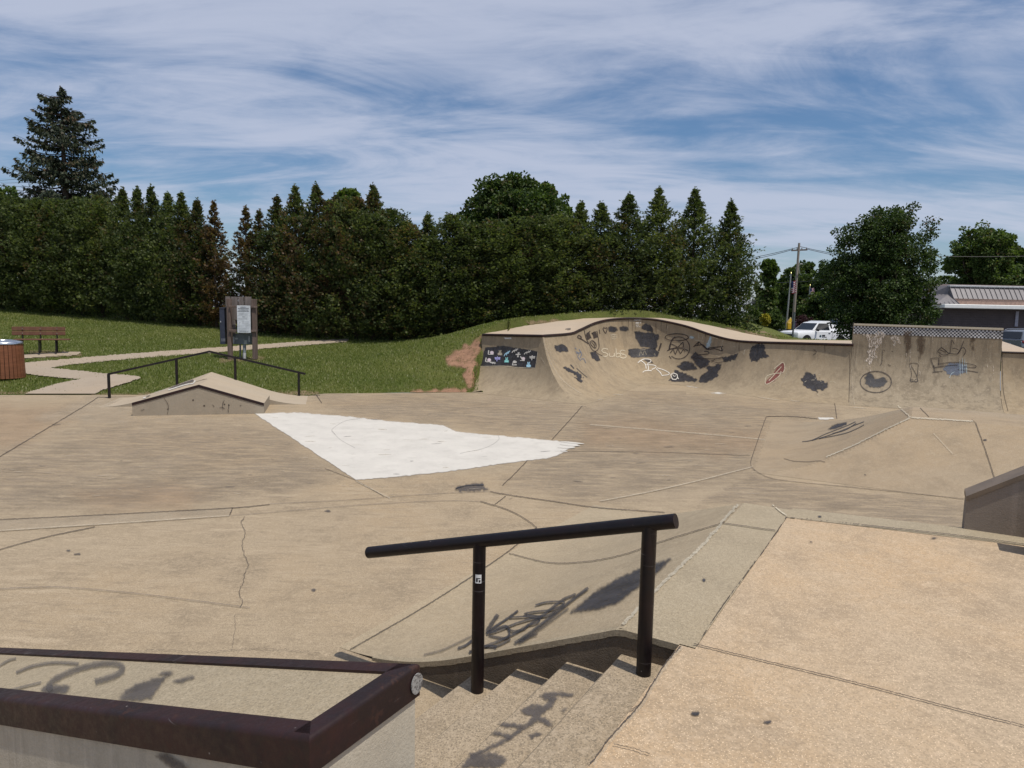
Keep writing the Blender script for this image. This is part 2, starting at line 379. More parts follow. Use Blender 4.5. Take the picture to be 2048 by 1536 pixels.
# level strip along the crest and far slope beside the platform
vs2 = np.array([VCREST, .885]); us2 = np.concatenate([np.linspace(UW, 6.36, 6), np.linspace(6.40, 7.75, 40)]); _wc = lambda a, uc: np.concatenate([np.linspace(a, uc, 4), np.linspace(uc+.05, uc+1.38, 22)])
uu, vv = np.meshgrid(us2, vs2, indexing='ij'); bank.grid(uu[..., None]*U+vv[..., None]*V+np.stack([0*uu, 0*uu, bank_z(uu, vv*0+VCREST)*1.0+.003], -1), 1)
vs3 = np.linspace(.885, -9, 30)
G = np.zeros((26, 30, 3))
for j, v in enumerate(vs3):
    a = 6.10+(.885-v)*.157
    for i, u in enumerate(_wc(a, ucrest(v))):
        z = DK if u <= ucrest(v) else max(0, float(DK*prof((ucrest(v)+1.35-u)/1.35, .3)))
        G[i, j] = uv(u, v, z+.003)
bank.grid(G, 1)
surf(bank)
bk = thing('bank_ramp', uv(UW, 2.3, 0), 'smooth tan concrete bank with dark spray scribbles beside the stairs', 'skate ramp')
bank_o = bank.build('ramp_face', [m_bank, m_gray], bk)
# dark side wall of the bank over the stairs
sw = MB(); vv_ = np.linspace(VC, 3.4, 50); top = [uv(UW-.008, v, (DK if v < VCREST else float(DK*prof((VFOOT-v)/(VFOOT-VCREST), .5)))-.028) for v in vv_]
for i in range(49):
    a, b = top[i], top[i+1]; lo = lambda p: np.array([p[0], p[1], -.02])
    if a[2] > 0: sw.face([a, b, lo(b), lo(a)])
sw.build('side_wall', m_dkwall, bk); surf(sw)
lp = MB()
rng_ = random.Random(3)
for i in range(49):
    a, b = top[i], top[i+1]; e = .028; o = -U*.006
    j0, j1 = rng_.uniform(0, .006), rng_.uniform(0, .006)
    if a[2] > -.01: lp.face([a+[0, 0, -j0]+o, b+[0, 0, -j1]+o, b+[0, 0, e+.004]+o, a+[0, 0, e+.004]+o]); lp.face([a+[0, 0, e+.004]+o, b+[0, 0, e+.004]+o, b+[0, 0, e+.004]+U*.05, a+[0, 0, e+.004]+U*.05])
lp.build('top_lip', m_gray, bk)
st = thing('concrete_stairs', uv(1.5, 1.7, 0), 'flight of concrete steps going down beside the black handrail', 'stairs')
for k in range(1, 5):
    b = MB(); z = DK-k*RI; v0 = VC+(k-1)*TR; v1 = VC+k*TR; n = 60
    # slightly worn nosing
    us_ = np.linspace(-3.5, UW-.01, n); jr = np.random.default_rng(k); j = jr.normal(0, .0022, n); jz = np.abs(jr.normal(0, .0025, n))
    for i in range(n-1):
        A, B = us_[i], us_[i+1]
        b.face([uv(A, v0, z), uv(B, v0, z), uv(B, v1-.012, z), uv(A, v1-.012, z)])
        b.face([uv(A, v1-.012, z), uv(B, v1-.012, z), uv(B, v1+j[i+1], z-.009-jz[i+1]), uv(A, v1+j[i], z-.009-jz[i])])
        b.face([uv(A, v1+j[i], z-.009-jz[i]), uv(B, v1+j[i+1], z-.009-jz[i+1]), uv(B, v1, z-RI), uv(A, v1, z-RI)])
    b.face([uv(-3.5, v0, z), uv(-3.5, v1, z), uv(-3.5, v1, z-RI), uv(-3.5, v0, z-RI)])
    b.build('step', m_stair, st); surf(b)
rs = MB(); rs.face([uv(-3.5, VC+.003, DK-.004), uv(UW-.012, VC+.003, DK-.004), uv(UW-.012, VC+.003, DK-RI), uv(-3.5, VC+.003, DK-RI)]); rs.build('riser', m_stair, st)

# ------------------------------------------------------------------ handrail on the stairs
hp = on(1285, 1350, DK-RI); lq = on(957, 1380, DK-4*RI); ur = (hp @ U+lq @ U)/2
hp = uv(ur, hp @ V, DK-RI); lq = uv(ur, lq @ V, DK-4*RI)
lo = onplane(738, 1105, U*ur, U); hi = onplane(1352, 1042, U*ur, U)
hr = thing('handrail', hp, 'dark round pipe handrail on two posts over the concrete steps', 'handrail')
b = MB(); b.tube([lo, lo+(hi-lo)*.3, lo+(hi-lo)*.7, hi], .037, 28); b.build('rail', m_rail, hr, True, 40)
def railz(p): return (lo+(hi-lo)*((p-lo) @ V)/((hi-lo) @ V))[2]
for p in (hp, lq):
    b = MB(); q = p.copy(); q[2] = railz(p)-.01; b.tube([p-[0, 0, .01], q], .0375, 24); o = b.build('post', m_rail, hr, True, 40)
    if p is lq:
        b = MB(); c0 = onplane(969, 1162, p-U*.0376, U); th = np.linspace(-.95, .0, 8)
        rr = .0384; ps = [[p[0]+rr*(math.cos(a)*(-U[0])+math.sin(a)*V[0]), p[1]+rr*(math.cos(a)*(-U[1])+math.sin(a)*V[1])] for a in th]
        for i in range(7): b.face([(*ps[i], c0[2]-.026), (*ps[i+1], c0[2]-.026), (*ps[i+1], c0[2]+.026), (*ps[i], c0[2]+.026)])
        stick = b.build('sticker', plain('sticker_white', (.75, .75, .73), .4), o)
        b = MB(); rr = .0388; ps = [[p[0]+rr*(math.cos(a)*(-U[0])+math.sin(a)*V[0]), p[1]+rr*(math.cos(a)*(-U[1])+math.sin(a)*V[1])] for a in th]
        for (i0, i1, za, zb) in ((1, 3, -.02, -.006), (1, 6, .0, .006), (4, 6, -.018, .0)):
            for i in range(i0, i1): b.face([(*ps[i], c0[2]+za), (*ps[i+1], c0[2]+za), (*ps[i+1], c0[2]+zb), (*ps[i], c0[2]+zb)])
        b.build('sticker_print', plain('sticker_black', (.02, .02, .02), .4), o)

# ------------------------------------------------------------------ hubba ledge, bottom left
HL = 1.10; A = on(840, 1328, HL); Cn = on(627, 1483, HL); wl = (A-Cn) @ U; vl = A @ V; ua = A @ U; uc_ = Cn @ U; sl_ = -.257
def lt(u, v, dz=0.0): return uv(u, v, HL+sl_*(v-vl)+dz)
LV = 5.6-vl
hub = thing('hubba_ledge', uv((ua+uc_)/2, vl, 0), 'low sloping concrete ledge with brown steel edging beside the stairs', 'skate ledge')
b = MB(); vx = vl+.012; VE = vl+3.9
P = lambda u, v, z: uv(u, v, z)
b.prism([uv(uc_+.012, vx, 0), lt(uc_+.012, vx, -.004), lt(ua-.012, vx, -.004), uv(ua-.012, vx, 0)], (0, 0, 0.0))
b = MB()
q = [lt(uc_+.012, vx, -.004), lt(ua-.012, vx, -.004), lt(ua-.012, VE, -.004), lt(uc_+.012, VE, -.004)]
lo_ = [np.array([p[0], p[1], 0]) for p in q]
b.face(q, 1); b.face([q[0], q[1], lo_[1], lo_[0]], 0); b.face([q[1], q[2], lo_[2], lo_[1]], 0); b.face([q[2], q[3], lo_[3], lo_[2]], 0); b.face([q[3], q[0], lo_[0], lo_[3]], 0)
b.build('body', [m_wall, m_gray], hub); surf(b)
def angle_iron(p0, p1, inw, face, wtop, hface, th=.012, m0=0, m1=0):
    # steel angle: a top flange running inward and a face flange hanging down, rounded outer arris
    p0 = np.asarray(p0); p1 = np.asarray(p1); r = .02; n = 6
    sec = [(wtop, -.006), (wtop, th*.6)]+[(r-r*math.sin(t), th*.6-(r-r*math.cos(t))) for t in np.linspace(0, math.pi/2, n)]+[(0, -hface), (.018, -hface), (.018, -.012), (wtop-.006, -.012)]
    m_ = MB(); K = len(sec); N = 30; dr = (p1-p0)/np.linalg.norm(p1-p0)
    for i in range(N):
        p = p0+(p1-p0)*i/(N-1)
        for (a, z) in sec: m_.vert(p+inw*a+np.array([0, 0, z])+(dr*a*m0 if i == 0 else (-dr*a*m1 if i == N-1 else 0)))
    for i in range(N-1):
        for k in range(K): m_.f.append([i*K+k, i*K+(k+1) % K, (i+1)*K+(k+1) % K, (i+1)*K+k]); m_.m.append(0)
    m_.f.append(list(range(K))); m_.m.append(0); m_.f.append([(N-1)*K+k for k in range(K)][::-1]); m_.m.append(0)
    return m_
hf = .118; wt = .085
angle_iron(lt(ua, vl), lt(ua, VE), -U, U, wt, hf, m0=1).build('edge_angle', m_steel, hub, True, 35)
angle_iron(lt(uc_, vl), lt(uc_, VE), U, -U, wt, hf, m0=1).build('edge_angle', m_steel, hub, True, 35)
angle_iron(lt(uc_, vl), lt(ua, vl), V+np.array([0, 0, sl_]), -V, wt, hf, m0=1, m1=1).build('edge_angle', m_steel, hub, True, 35)
b = MB(); cc = onplane(833, 1367, A-V*.004, V); t_ = np.linspace(0, 2*math.pi, 25)[:-1]
b.prism([cc+U*.031*math.cos(t)+np.array([0, 0, .038*math.sin(t)]) for t in t_], -V*.004)
n_ = NT('end_cap_metal'); c_ = n_.mix(n_.rng(n_.noise(n_.pos(), 90, 4, .8), .45, .6), (.36, .36, .35), (.10, .09, .09)); b.build('end_cap', n_.fin(c_, .6, .3), hub)

# ------------------------------------------------------------------ wedge ledge on the right, across the platform
uw_ = 6.60; wb = on(1927, 1058, DK)
top0 = onplane(1934, 995, U*uw_, U); top1 = onplane(2048, 951, U*uw_, U)
dv = (top1-top0)/abs((top1-top0) @ V); dv_ = lambda L: top0+dv*L
we = thing('wedge_ledge', wb, 'grey concrete wedge ledge with brown metal cap rising out of frame, right of the platform', 'skate ledge')
b = MB(); L = 2.2; th = .26; bz = DK-.25
A0 = np.array([wb[0], wb[1], bz]); A1 = wb+V*(-L); A1[2] = bz; T0 = top0; T1 = dv_(L-.1)
b.prism([A0, A1, T1, T0], U*th); b.prism([uv(6.095, -.776, DK-.1), uv(6.095, -3.2, DK-.1), uv(6.095, -3.2, DK+.42), uv(6.095, -.776, DK+.42)], U*.2)  # second prism: unseen block added beyond the frame to cast the deck shadow
b.build('body', m_wedge, we)
b = MB(); e = np.array([0, 0, .012]); h_ = np.array([0, 0, .028])
b.prism([T0-V*-.006-h_-U*.012, T1-h_-U*.012, T1+e-U*.012, T0-V*-.006+e-U*.012], U*(th+.03)); b.build('metal_cap', plain('brown_cap', (.17, .125, .085), .5), we)

# ------------------------------------------------------------------ quarter pipe with hump, and vertical wall
# (lip px, lip depth, base px)
QP = [((966, 669.5), 21.9, (938, 785)), ((1085, 672), 20.0, (1168, 809)), ((1140, 667.5), 21.6, (1212, 799)), ((1160, 660), 22.6, (1238, 789)),
      ((1190, 646.5), 24.0, (1258, 780)), ((1220, 639.5), 25.0, (1278, 772)), ((1262, 636.8), 25.5, (1303, 768)), ((1310, 639.5), 25.5, (1335, 768.5)), ((1370, 652), 24.9, (1378, 773)),
      ((1420, 669), 23.9, (1420, 781)), ((1460, 679.5), 23.0, (1462, 788)), ((1500, 684), 22.3, (1510, 793.5)), ((1600, 687), 21.2, (1590, 802.5)), ((1706, 690), 20.7, (1697, 810.5))]
lipP = np.array([far(a[0], a[1], Y) for a, Y, c in QP]); basP = np.array([on(c[0], c[1]) for a, Y, c in QP])
VB0, VB1 = on(1697, 811), on(2012, 830.5); nrm = np.array([-(VB1-VB0)[1], (VB1-VB0)[0], 0]); nrm /= np.linalg.norm(nrm)
basP[-1] = VB0; lipP[-1] = onplane(1707, 690, VB0+nrm*1.55, nrm)
def cr(P, n):
    P = np.asarray(P); out = []
    Q = np.vstack([2*P[0]-P[1], P, 2*P[-1]-P[-2]])
    for i in range(1, len(Q)-2):
        for t in np.linspace(0, 1, n, endpoint=False):
            a, b_, c, d = Q[i-1:i+3]; out.append(.5*((2*b_)+(-a+c)*t+(2*a-5*b_+4*c-d)*t*t+(-a+3*b_-3*c+d)*t**3))
    out.append(P[-1]); return np.array(out)
def lin(a, b_, n): return np.array([a+(b_-a)*t for t in np.linspace(0, 1, n)])
segs = [(lin(lipP[0], lipP[1], 12), lin(basP[0], basP[1], 12)), (cr(lipP[1:], 10), cr(basP[1:], 10))]
def loft(lip, bas, nk=18):
    G = np.zeros((len(lip), nk, 3))
    for i, (l, b_) in enumerate(zip(lip, bas)):
        d = l-b_; h = l[2]; Lh = math.hypot(d[0], d[1]); 
        Rr = max((h*h+Lh*Lh)/(2*h), Lh+1e-4); th = math.asin(min(1, Lh/Rr))
        if Lh < h: Rr = Lh
        for k, q_ in enumerate(np.linspace(0, 1, nk)):
            if Lh < h:   # quarter circle then vertical
                q2 = q_*(Lh*math.pi/2+h-Lh)
                if q2 < Lh*math.pi/2: a = q2/Lh; x = Lh*math.sin(a); z = Lh*(1-math.cos(a))
                else: x = Lh; z = Lh+q2-Lh*math.pi/2
            else:
                a = th*q_; x = Rr*math.sin(a); z = Rr*(1-math.cos(a))
            G[i, k] = b_+np.array([d[0], d[1], 0])*(x/Lh); G[i, k, 2] = z+.003
    return G
qp = thing('quarter_pipe', basP[6], 'long tan concrete quarter pipe with a hump and checkered vertical wall, covered in graffiti', 'skate ramp')
fb = MB()
for l, b_ in segs: fb.grid(loft(l, b_), 0)
# vertical wall
VB0, VB1 = on(1697, 811), on(2012, 830.5)
VT0, VT1 = far(1708, 647, 20.35), far(2007, 656.5, 19.55)
nrm = np.array([-(VB1-VB0)[1], (VB1-VB0)[0], 0]); nrm /= np.linalg.norm(nrm)
run = 1.55
vt0 = VB0+nrm*run; vt0[2] = VT0[2]; vt1 = VB1+nrm*run; vt1[2] = VT1[2]
vt0 = onplane(1708, 647, vt0, nrm); vt1 = onplane(2007, 656.5, vt0, nrm)
vwl = lin(vt0, vt1, 20); vwb = lin(VB0, VB1, 20)
vw = MB(); vw.grid(loft(vwl, vwb, 30), 0)
# right hand lower section
rl0 = onplane(2004, 704.5, vt0+nrm*.02, nrm); rl1 = onplane(2300, 714, vt0+nrm*.02, nrm)
rb0 = VB1+0; rb1 = on(2300, 845)
rs_ = MB(); rs_.grid(loft(lin(rl0, rl1, 10), lin(rb0, rb1, 10)), 0)
qp_o = fb.build('ramp_face', m_qp, qp, True, 50); surf(fb)
# wall body: sides, top, back
tk = .22
b = MB()
for e0, e1 in ((vt0, vt1),):
    t0, t1 = e0+nrm*tk, e1+nrm*tk; g = lambda p, z: np.array([p[0], p[1], z])
    dn = np.array([0, 0, -.0])
    b.face([e0, e1, t1, t0]); b.face([t0, t1, g(t1, 0), g(t0, 0)]); b.face([e0, t0, g(t0, .9), g(e0, .9)]); b.face([e1, t1, g(t1, .9), g(e1, .9)])
vw_o = vw.build('vertical_wall', m_vert, qp, True, 50); surf(vw)
b.build('wall_back', m_vert, qp)
b = MB(); b.face([vt0+[0, 0, .004], vt1+[0, 0, .004], vt1+nrm*tk+[0, 0, .004], vt0+nrm*tk+[0, 0, .004]]); b.prism([vt0-nrm*.02+[0, 0, -.05], vt1-nrm*.02+[0, 0, -.05], vt1-nrm*.02+[0, 0, .006], vt0-nrm*.02+[0, 0, .006]], nrm*.03)
b.build('wall_cap', concrete('cap_concrete', (.52, .47, .37), .15, .3, .2), qp)
rs_.build('ramp_face', m_qp, qp, True, 50); surf(rs_)
# checkered strip under the cap
ck = MB(); tdir = (vt1-vt0)/np.linalg.norm(vt1-vt0); Lw = np.linalg.norm(vt1-vt0); s_ = .044; nx = int(Lw/s_); s_ = Lw/nx
for i in range(nx):
    for j in range(5):
        p = vt0+tdir*(i*s_)-nrm*.006+np.array([0, 0, -.070-j*.044]); q_ = p+tdir*s_; d_ = np.array([0, 0, -.044])
        ck.face([p, q_, q_+d_, p+d_], (i+j) % 2)
ck.build('checker_strip', [plain('checker_white', (.46, .45, .45), .6, vary=.35, scale=4), plain('checker_black', (.03, .03, .034), .6, vary=.3)], qp)
# copings
def coping(path, r=.036):
    c = MB(); c.tube(path, r, 10); c.build('coping', m_cope, qp, True, 60)
cp = np.vstack([segs[0][0][:-1], segs[1][0]]); coping([p+np.array([0, 0, .0]) for p in cp], .042)
coping(lin(rl0, rl1, 8), .03)
# platform behind the lip
BK = [((966, 667.5), 22.4), ((1015, 658.5), 24.0), ((1050, 651), 24.8), ((1085, 646.5), 25.6), ((1125, 641), 26.4), ((1165, 637.0), 27.2), ((1215, 635.2), 28.0), ((1262, 634.5), 28.2), ((1325, 636.0), 28), ((1385, 643.5), 27.4),
      ((1440, 655), 26.2), ((1500, 668), 25.0), ((1560, 679), 24.0), ((1712, 681), 23.4)]
bk_ = np.array([far(a[0], a[1], Y) for a, Y in BK])
tg = np.linspace(0, 1, len(bk_)); lipi = np.vstack([segs[0][0][:-1], segs[1][0]]); tl = np.linspace(0, 1, len(lipi))
arcl = np.concatenate([[0], np.cumsum(np.linalg.norm(np.diff(lipi, axis=0), axis=1))]); arcl /= arcl[-1]
arcb = np.array([(a[0]-966)/(1712-966) for a, Y in BK]); pxl = np.array([(proj(p)[0]-966)/(1712-966) for p in lipi])
bb = np.stack([np.interp(pxl, arcb, bk_[:, k]) for k in range(3)], 1)
pf = MB(); G = np.zeros((len(lipi), 12, 3))
for k, w in enumerate(np.linspace(0, 1, 12)):
    G[:, k] = lipi*(1-w)+bb*w
    sm = lipi[:, 2]*(1-w)+bb[:, 2]*w; G[:, k, 2] = sm+.02*(1-w)
pf.grid(G); 
for i in range(len(lipi)-1): pf.face([bb[i], bb[i+1], bb[i+1]-[0, 0, .6], bb[i]-[0, 0, .6]])
pf.build('platform', m_qpdk, qp, True, 40); surf(pf)
pf2 = MB(); r0, r1 = rl0+[0, 0, .02], rl1+[0, 0, .02]; c0, c1 = far(2003, 682, 24.5), far(2300, 775, 21.0)
c1 = np.array([r1[0]+.3, r1[1]+1.2, r1[2]-.05]); c2 = far(2048, 697, 20.6)
pf2.face([r0, r1, c1, c2, c0]); pf2.face([c0, c2, c2-[0, 0, .7], c0-[0, 0, .7]]); pf2.face([c2, c1, c1-[0, 0, .7], c2-[0, 0, .7]]); pf2.build('platform', m_qpdk, qp)
# left end wall
ew = MB(); Gl = loft(segs[0][0][:1], segs[0][1][:1], 24)[0]
for i in range(23): ew.face([Gl[i], Gl[i+1], np.array([lipP[0][0]-.05, lipP[0][1]+.1, Gl[i+1][2]]), np.array([lipP[0][0]-.05, lipP[0][1]+.1, Gl[i][2]])])
ew.build('end_wall', m_qp, qp)

# ------------------------------------------------------------------ flat-top pyramid funbox on the right
def pyr_z(u, v):
    f_ = prof((u-10.80)/(12.75-10.80), .12); bkk = prof((16.9-u)/(16.9-14.45), .3)
    lf = 2.18+(u-11.0)*.14
    l_ = prof((lf-v)/(lf-.08), .8)
    return .8*np.minimum(np.minimum(f_, bkk), l_)
us = np.arange(10.8, 17.01, .045); vs = np.arange(-7, 3.1, .045)
uu, vv = np.meshgrid(us, vs, indexing='ij'); zz = pyr_z(uu, vv)
py = MB(); py.grid(uu[..., None]*U+vv[..., None]*V+np.stack([0*uu, 0*uu, zz+.0025], -1)); py.f = [f for f in py.f if max(py.v[i][2] for i in f) > .004]; py.m = [0]*len(py.f)
pyo = thing('pyramid_ramp', uv(13.5, 0, 0), 'flat topped tan concrete pyramid with a curved bank in front of the vertical wall', 'skate ramp')
py_o = py.build('ramp_face', m_pyr, pyo, False, recalc=False); surf(py)

# ------------------------------------------------------------------ gabled grind box, left
O = on(265, 832); O2 = on(528, 827.5); e1 = O2-O; e1[2] = 0; e1 /= np.linalg.norm(e1); e2 = np.array([-e1[1], e1[0], 0]); wB = (O2-O) @ e1
pk0 = onplane(397, 770, O, e2); pk1 = onplane(423, 742, O+e2*3.22, e2)
xp = (pk0-O) @ e1; zp = pk0[2]; xq = (pk1-O) @ e1; zl = onplane(265, 806, O, e2)[2]; zr = onplane(526, 807, O, e2)[2]
x0, x1 = -1.10, 3.50
def gz(x, xpk):
    a = (x-x0)/(xpk-x0); b_ = (x1-x)/(x1-xpk); return zp*float(prof(min(a, b_), .45)) if 0 < min(a, b_) else 0.0
def lz(x, xpk): return zp+(zl-zp)*(xpk-x)/xpk if x < xpk else zp+(zr-zp)*(x-xpk)/(wB-xpk)
def bp(x, y, z): return O+e1*x+e2*y+np.array([0, 0, z])
fx = thing('grind_box', O, 'gabled grey concrete grind box with brown steel edge and curved side wings', 'skate obstacle')
b = MB(); YD = 1.5
xs = np.concatenate([np.linspace(0, xp, 10), np.linspace(xp, wB, 10)[1:]])
b.face([bp(0, 0, 0)]+[bp(wB, 0, 0)]+[bp(x, 0, lz(x, xp)) for x in xs[::-1]], 0)
xm = xp+(xq-xp)*YD/3.22
for i in range(len(xs)-1):
    f0, f1 = xs[i], xs[i+1]; g0 = f0; g1 = f1
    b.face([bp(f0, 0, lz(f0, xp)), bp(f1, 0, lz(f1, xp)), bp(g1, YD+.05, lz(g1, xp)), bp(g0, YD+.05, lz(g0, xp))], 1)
b.face([bp(0, 0, 0), bp(0, 0, lz(0, xp)), bp(0, YD, lz(0, xp)), bp(0, YD, 0)], 0); b.face([bp(wB, 0, 0), bp(wB, 0, lz(wB, xp)), bp(wB, YD, lz(wB, xp)), bp(wB, YD, 0)], 0)
box_o = b.build('ledge_body', [m_box, m_boxtop], fx); surf(b)
b = MB(); N = 60; y0, y1 = YD, 3.22
xs2 = np.linspace(x0, x1, N)
for i in range(N-1):
    a, c = xs2[i], xs2[i+1]; za, zb = gz(a, xm), gz(c, xm); a2 = x0+(x1-x0)*i/(N-1); Z0, Z1 = gz(a2, xq), gz(xs2[i+1], xq)
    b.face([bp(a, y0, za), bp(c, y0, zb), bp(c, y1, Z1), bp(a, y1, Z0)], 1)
    b.face([bp(a, y0, za), bp(c, y0, zb), bp(c, y0, 0), bp(a, y0, 0)], 0)
    b.face([bp(a, y1, Z0), bp(c, y1, Z1), bp(c, y1, -.3), bp(a, y1, -.3)], 0)
b.build('wing_ramp', [m_box, m_boxtop], fx); surf(b)
b = MB(); pts = [bp(0, -.012, lz(0, xp)+.004), bp(xp, -.012, lz(xp, xp)+.004), bp(wB, -.012, lz(wB, xp)+.004)]
for i in (0, 1):
    p, q_ = pts[i], pts[i+1]; d = np.array([0, 0, -.055]); b.prism([p, q_, q_+d, p+d], e2*.06)
b.build('steel_edge', m_steel, fx)

# ------------------------------------------------------------------ flat floor
fl = MB()
def edge_y(x):   # back edge of the concrete floor
    return np.interp(x, [-60, -13.1, -9.6, -5.47, -5.36, -1.37, .2, 60], [9.7, 17.49, 18.07, 18.55, 19.1, 20.06, 24.0, 23.0])
xs = np.concatenate([np.linspace(-60, -14, 8), np.linspace(-13.5, 0, 50), np.linspace(1, 40, 10)])
for i in range(len(xs)-1): fl.face([(xs[i], -12, 0), (xs[i+1], -12, 0), (xs[i+1], edge_y(xs[i+1]), 0), (xs[i], edge_y(xs[i]), 0)], 0)
surf(fl)

# ------------------------------------------------------------------ paint that follows the surfaces
_vs = []; _fs = []
for v_, f_ in SURF:
    o = len(_vs); _vs += v_; _fs += [[i+o for i in f] for f in f_]
BVH = BVHTree.FromPolygons(_vs, _fs)
VC_ = Vector(_C)
FLB = BVHTree.FromPolygons([Vector(p) for p in ((-80, -20, 0), (80, -20, 0), (80, 60, 0), (-80, 60, 0))], [(0, 1, 2, 3)]); CUR = [BVH]
def hit(x, y, bvh=None):
    d = Vector(ray(x, y)).normalized(); loc, n, i, dd = (bvh or CUR[0]).ray_cast(VC_, d)
    if loc is None: return None, None
    if n.dot(d) > 0: n = -n
    return loc, n
def smooth_noise(X, Y, sc, seed):
    r_ = np.random.default_rng(seed); g = r_.random((64, 64)); x = X/sc; y = Y/sc; xi = np.floor(x).astype(int); yi = np.floor(y).astype(int); fx_ = x-xi; fy_ = y-yi
    fx_ = fx_*fx_*(3-2*fx_); fy_ = fy_*fy_*(3-2*fy_); G_ = lambda a, b_: g[a % 64, b_ % 64]
    return (G_(xi, yi)*(1-fx_)+G_(xi+1, yi)*fx_)*(1-fy_)+(G_(xi, yi+1)*(1-fx_)+G_(xi+1, yi+1)*fx_)*fy_
def sdist(poly, X, Y):
    P_ = np.array(poly, float); d = np.full(X.shape, 1e9); ins = np.zeros(X.shape, bool)
    for i in range(len(P_)):
        a = P_[i]; b_ = P_[(i+1) % len(P_)]; e = b_-a; L2 = max(e @ e, 1e-9)
        t = np.clip(((X-a[0])*e[0]+(Y-a[1])*e[1])/L2, 0, 1); d = np.minimum(d, np.hypot(X-a[0]-t*e[0], Y-a[1]-t*e[1]))
        c = ((a[1] > Y) != (b_[1] > Y)); xi = (b_[0]-a[0])*(Y-a[1])/(b_[1]-a[1]+1e-12)+a[0]; ins ^= c & (X < xi)
    return np.where(ins, d, -d)
_seed = [0]
def blob(poly, step=1.5, soft=1.5, rough=1.5, nsc=4.0, lift=.004, bvh=None, aspect=1.0):
    _seed[0] += 1; lift += (_seed[0] % 14)*.00035; P_ = np.array(poly, float); pad = soft+rough+step
    xs = np.arange(P_[:, 0].min()-pad, P_[:, 0].max()+pad+step, step*aspect); ys = np.arange(P_[:, 1].min()-pad, P_[:, 1].max()+pad+step, step)
    X, Y = np.meshgrid(xs, ys, indexing='ij'); sd = sdist(poly, X, Y)+(smooth_noise(X, Y, nsc, _seed[0])-.5)*2*rough
    al = np.clip((sd+soft)/(2*soft), 0, 1); al = al*al*(3-2*al); idx = -np.ones(X.shape, int); vsl = []; als = []; fs = []
    keep = al > .01; need = np.zeros_like(keep)
    cell = keep[:-1, :-1] | keep[1:, :-1] | keep[:-1, 1:] | keep[1:, 1:]
    need[:-1, :-1] |= cell; need[1:, :-1] |= cell; need[:-1, 1:] |= cell; need[1:, 1:] |= cell
    for i, j in zip(*np.nonzero(need)):
        l, n = hit(X[i, j], Y[i, j], bvh)
        if l is None: continue
        idx[i, j] = len(vsl); vsl.append(l+n*lift); als.append(float(al[i, j]))
    for i, j in zip(*np.nonzero(cell)):
        q = [idx[i, j], idx[i+1, j], idx[i+1, j+1], idx[i, j+1]]
        if min(q) < 0: continue
        zs = [vsl[k] for k in q]
        dd = [(z-VC_).length for z in zs]
        if max(dd)-min(dd) > max(.05*min(dd), .25): continue
        fs.append(q)
    return vsl, fs, als
def stroke(pts, w=2.0, step=2.0, curve=True, lift=.0045, taper=False, jit=.0, bvh=None, a=1.0):
    P_ = np.array(pts, float)
    if curve and len(P_) > 2: P_ = cr(P_, 6)
    seg = np.linalg.norm(np.diff(P_, axis=0), axis=1); s = np.concatenate([[0], np.cumsum(seg)]); n = max(2, int(s[-1]/step)+1); t = np.linspace(0, s[-1], n)
    Q = np.stack([np.interp(t, s, P_[:, 0]), np.interp(t, s, P_[:, 1])], 1)
    _seed[0] += 1; lift += .0045+(_seed[0] % 14)*.00035; r_ = np.random.default_rng(_seed[0]); Q = Q+r_.normal(0, jit, Q.shape) if jit else Q
    D_ = np.gradient(Q, axis=0); D_ /= np.maximum(np.linalg.norm(D_, axis=1, keepdims=True), 1e-9); Nn = np.stack([-D_[:, 1], D_[:, 0]], 1)
    vsl = []; als = []; fs = []; prev = None
    for i in range(n):
        ww = w/2*(1 if not taper else (.25+.75*math.sin(math.pi*(i+.5)/n)))*(1+(r_.random()-.5)*.3); row = []
        for k, (o, al) in enumerate(((-1.25, 0), (-.7, a), (.7, a), (1.25, 0))):
            l, nn = hit(*(Q[i]+Nn[i]*ww*o), bvh)
            if l is None: row = None; break
            row.append(len(vsl)); vsl.append(l+nn*lift); als.append(al)
        if row and prev:
            for k in range(3):
                q = [prev[k], prev[k+1], row[k+1], row[k]]; dd = [(vsl[x]-VC_).length for x in q]
                if max(dd)-min(dd) < max(.06*min(dd), .3): fs.append(q)
        prev = row
    return vsl, fs, als
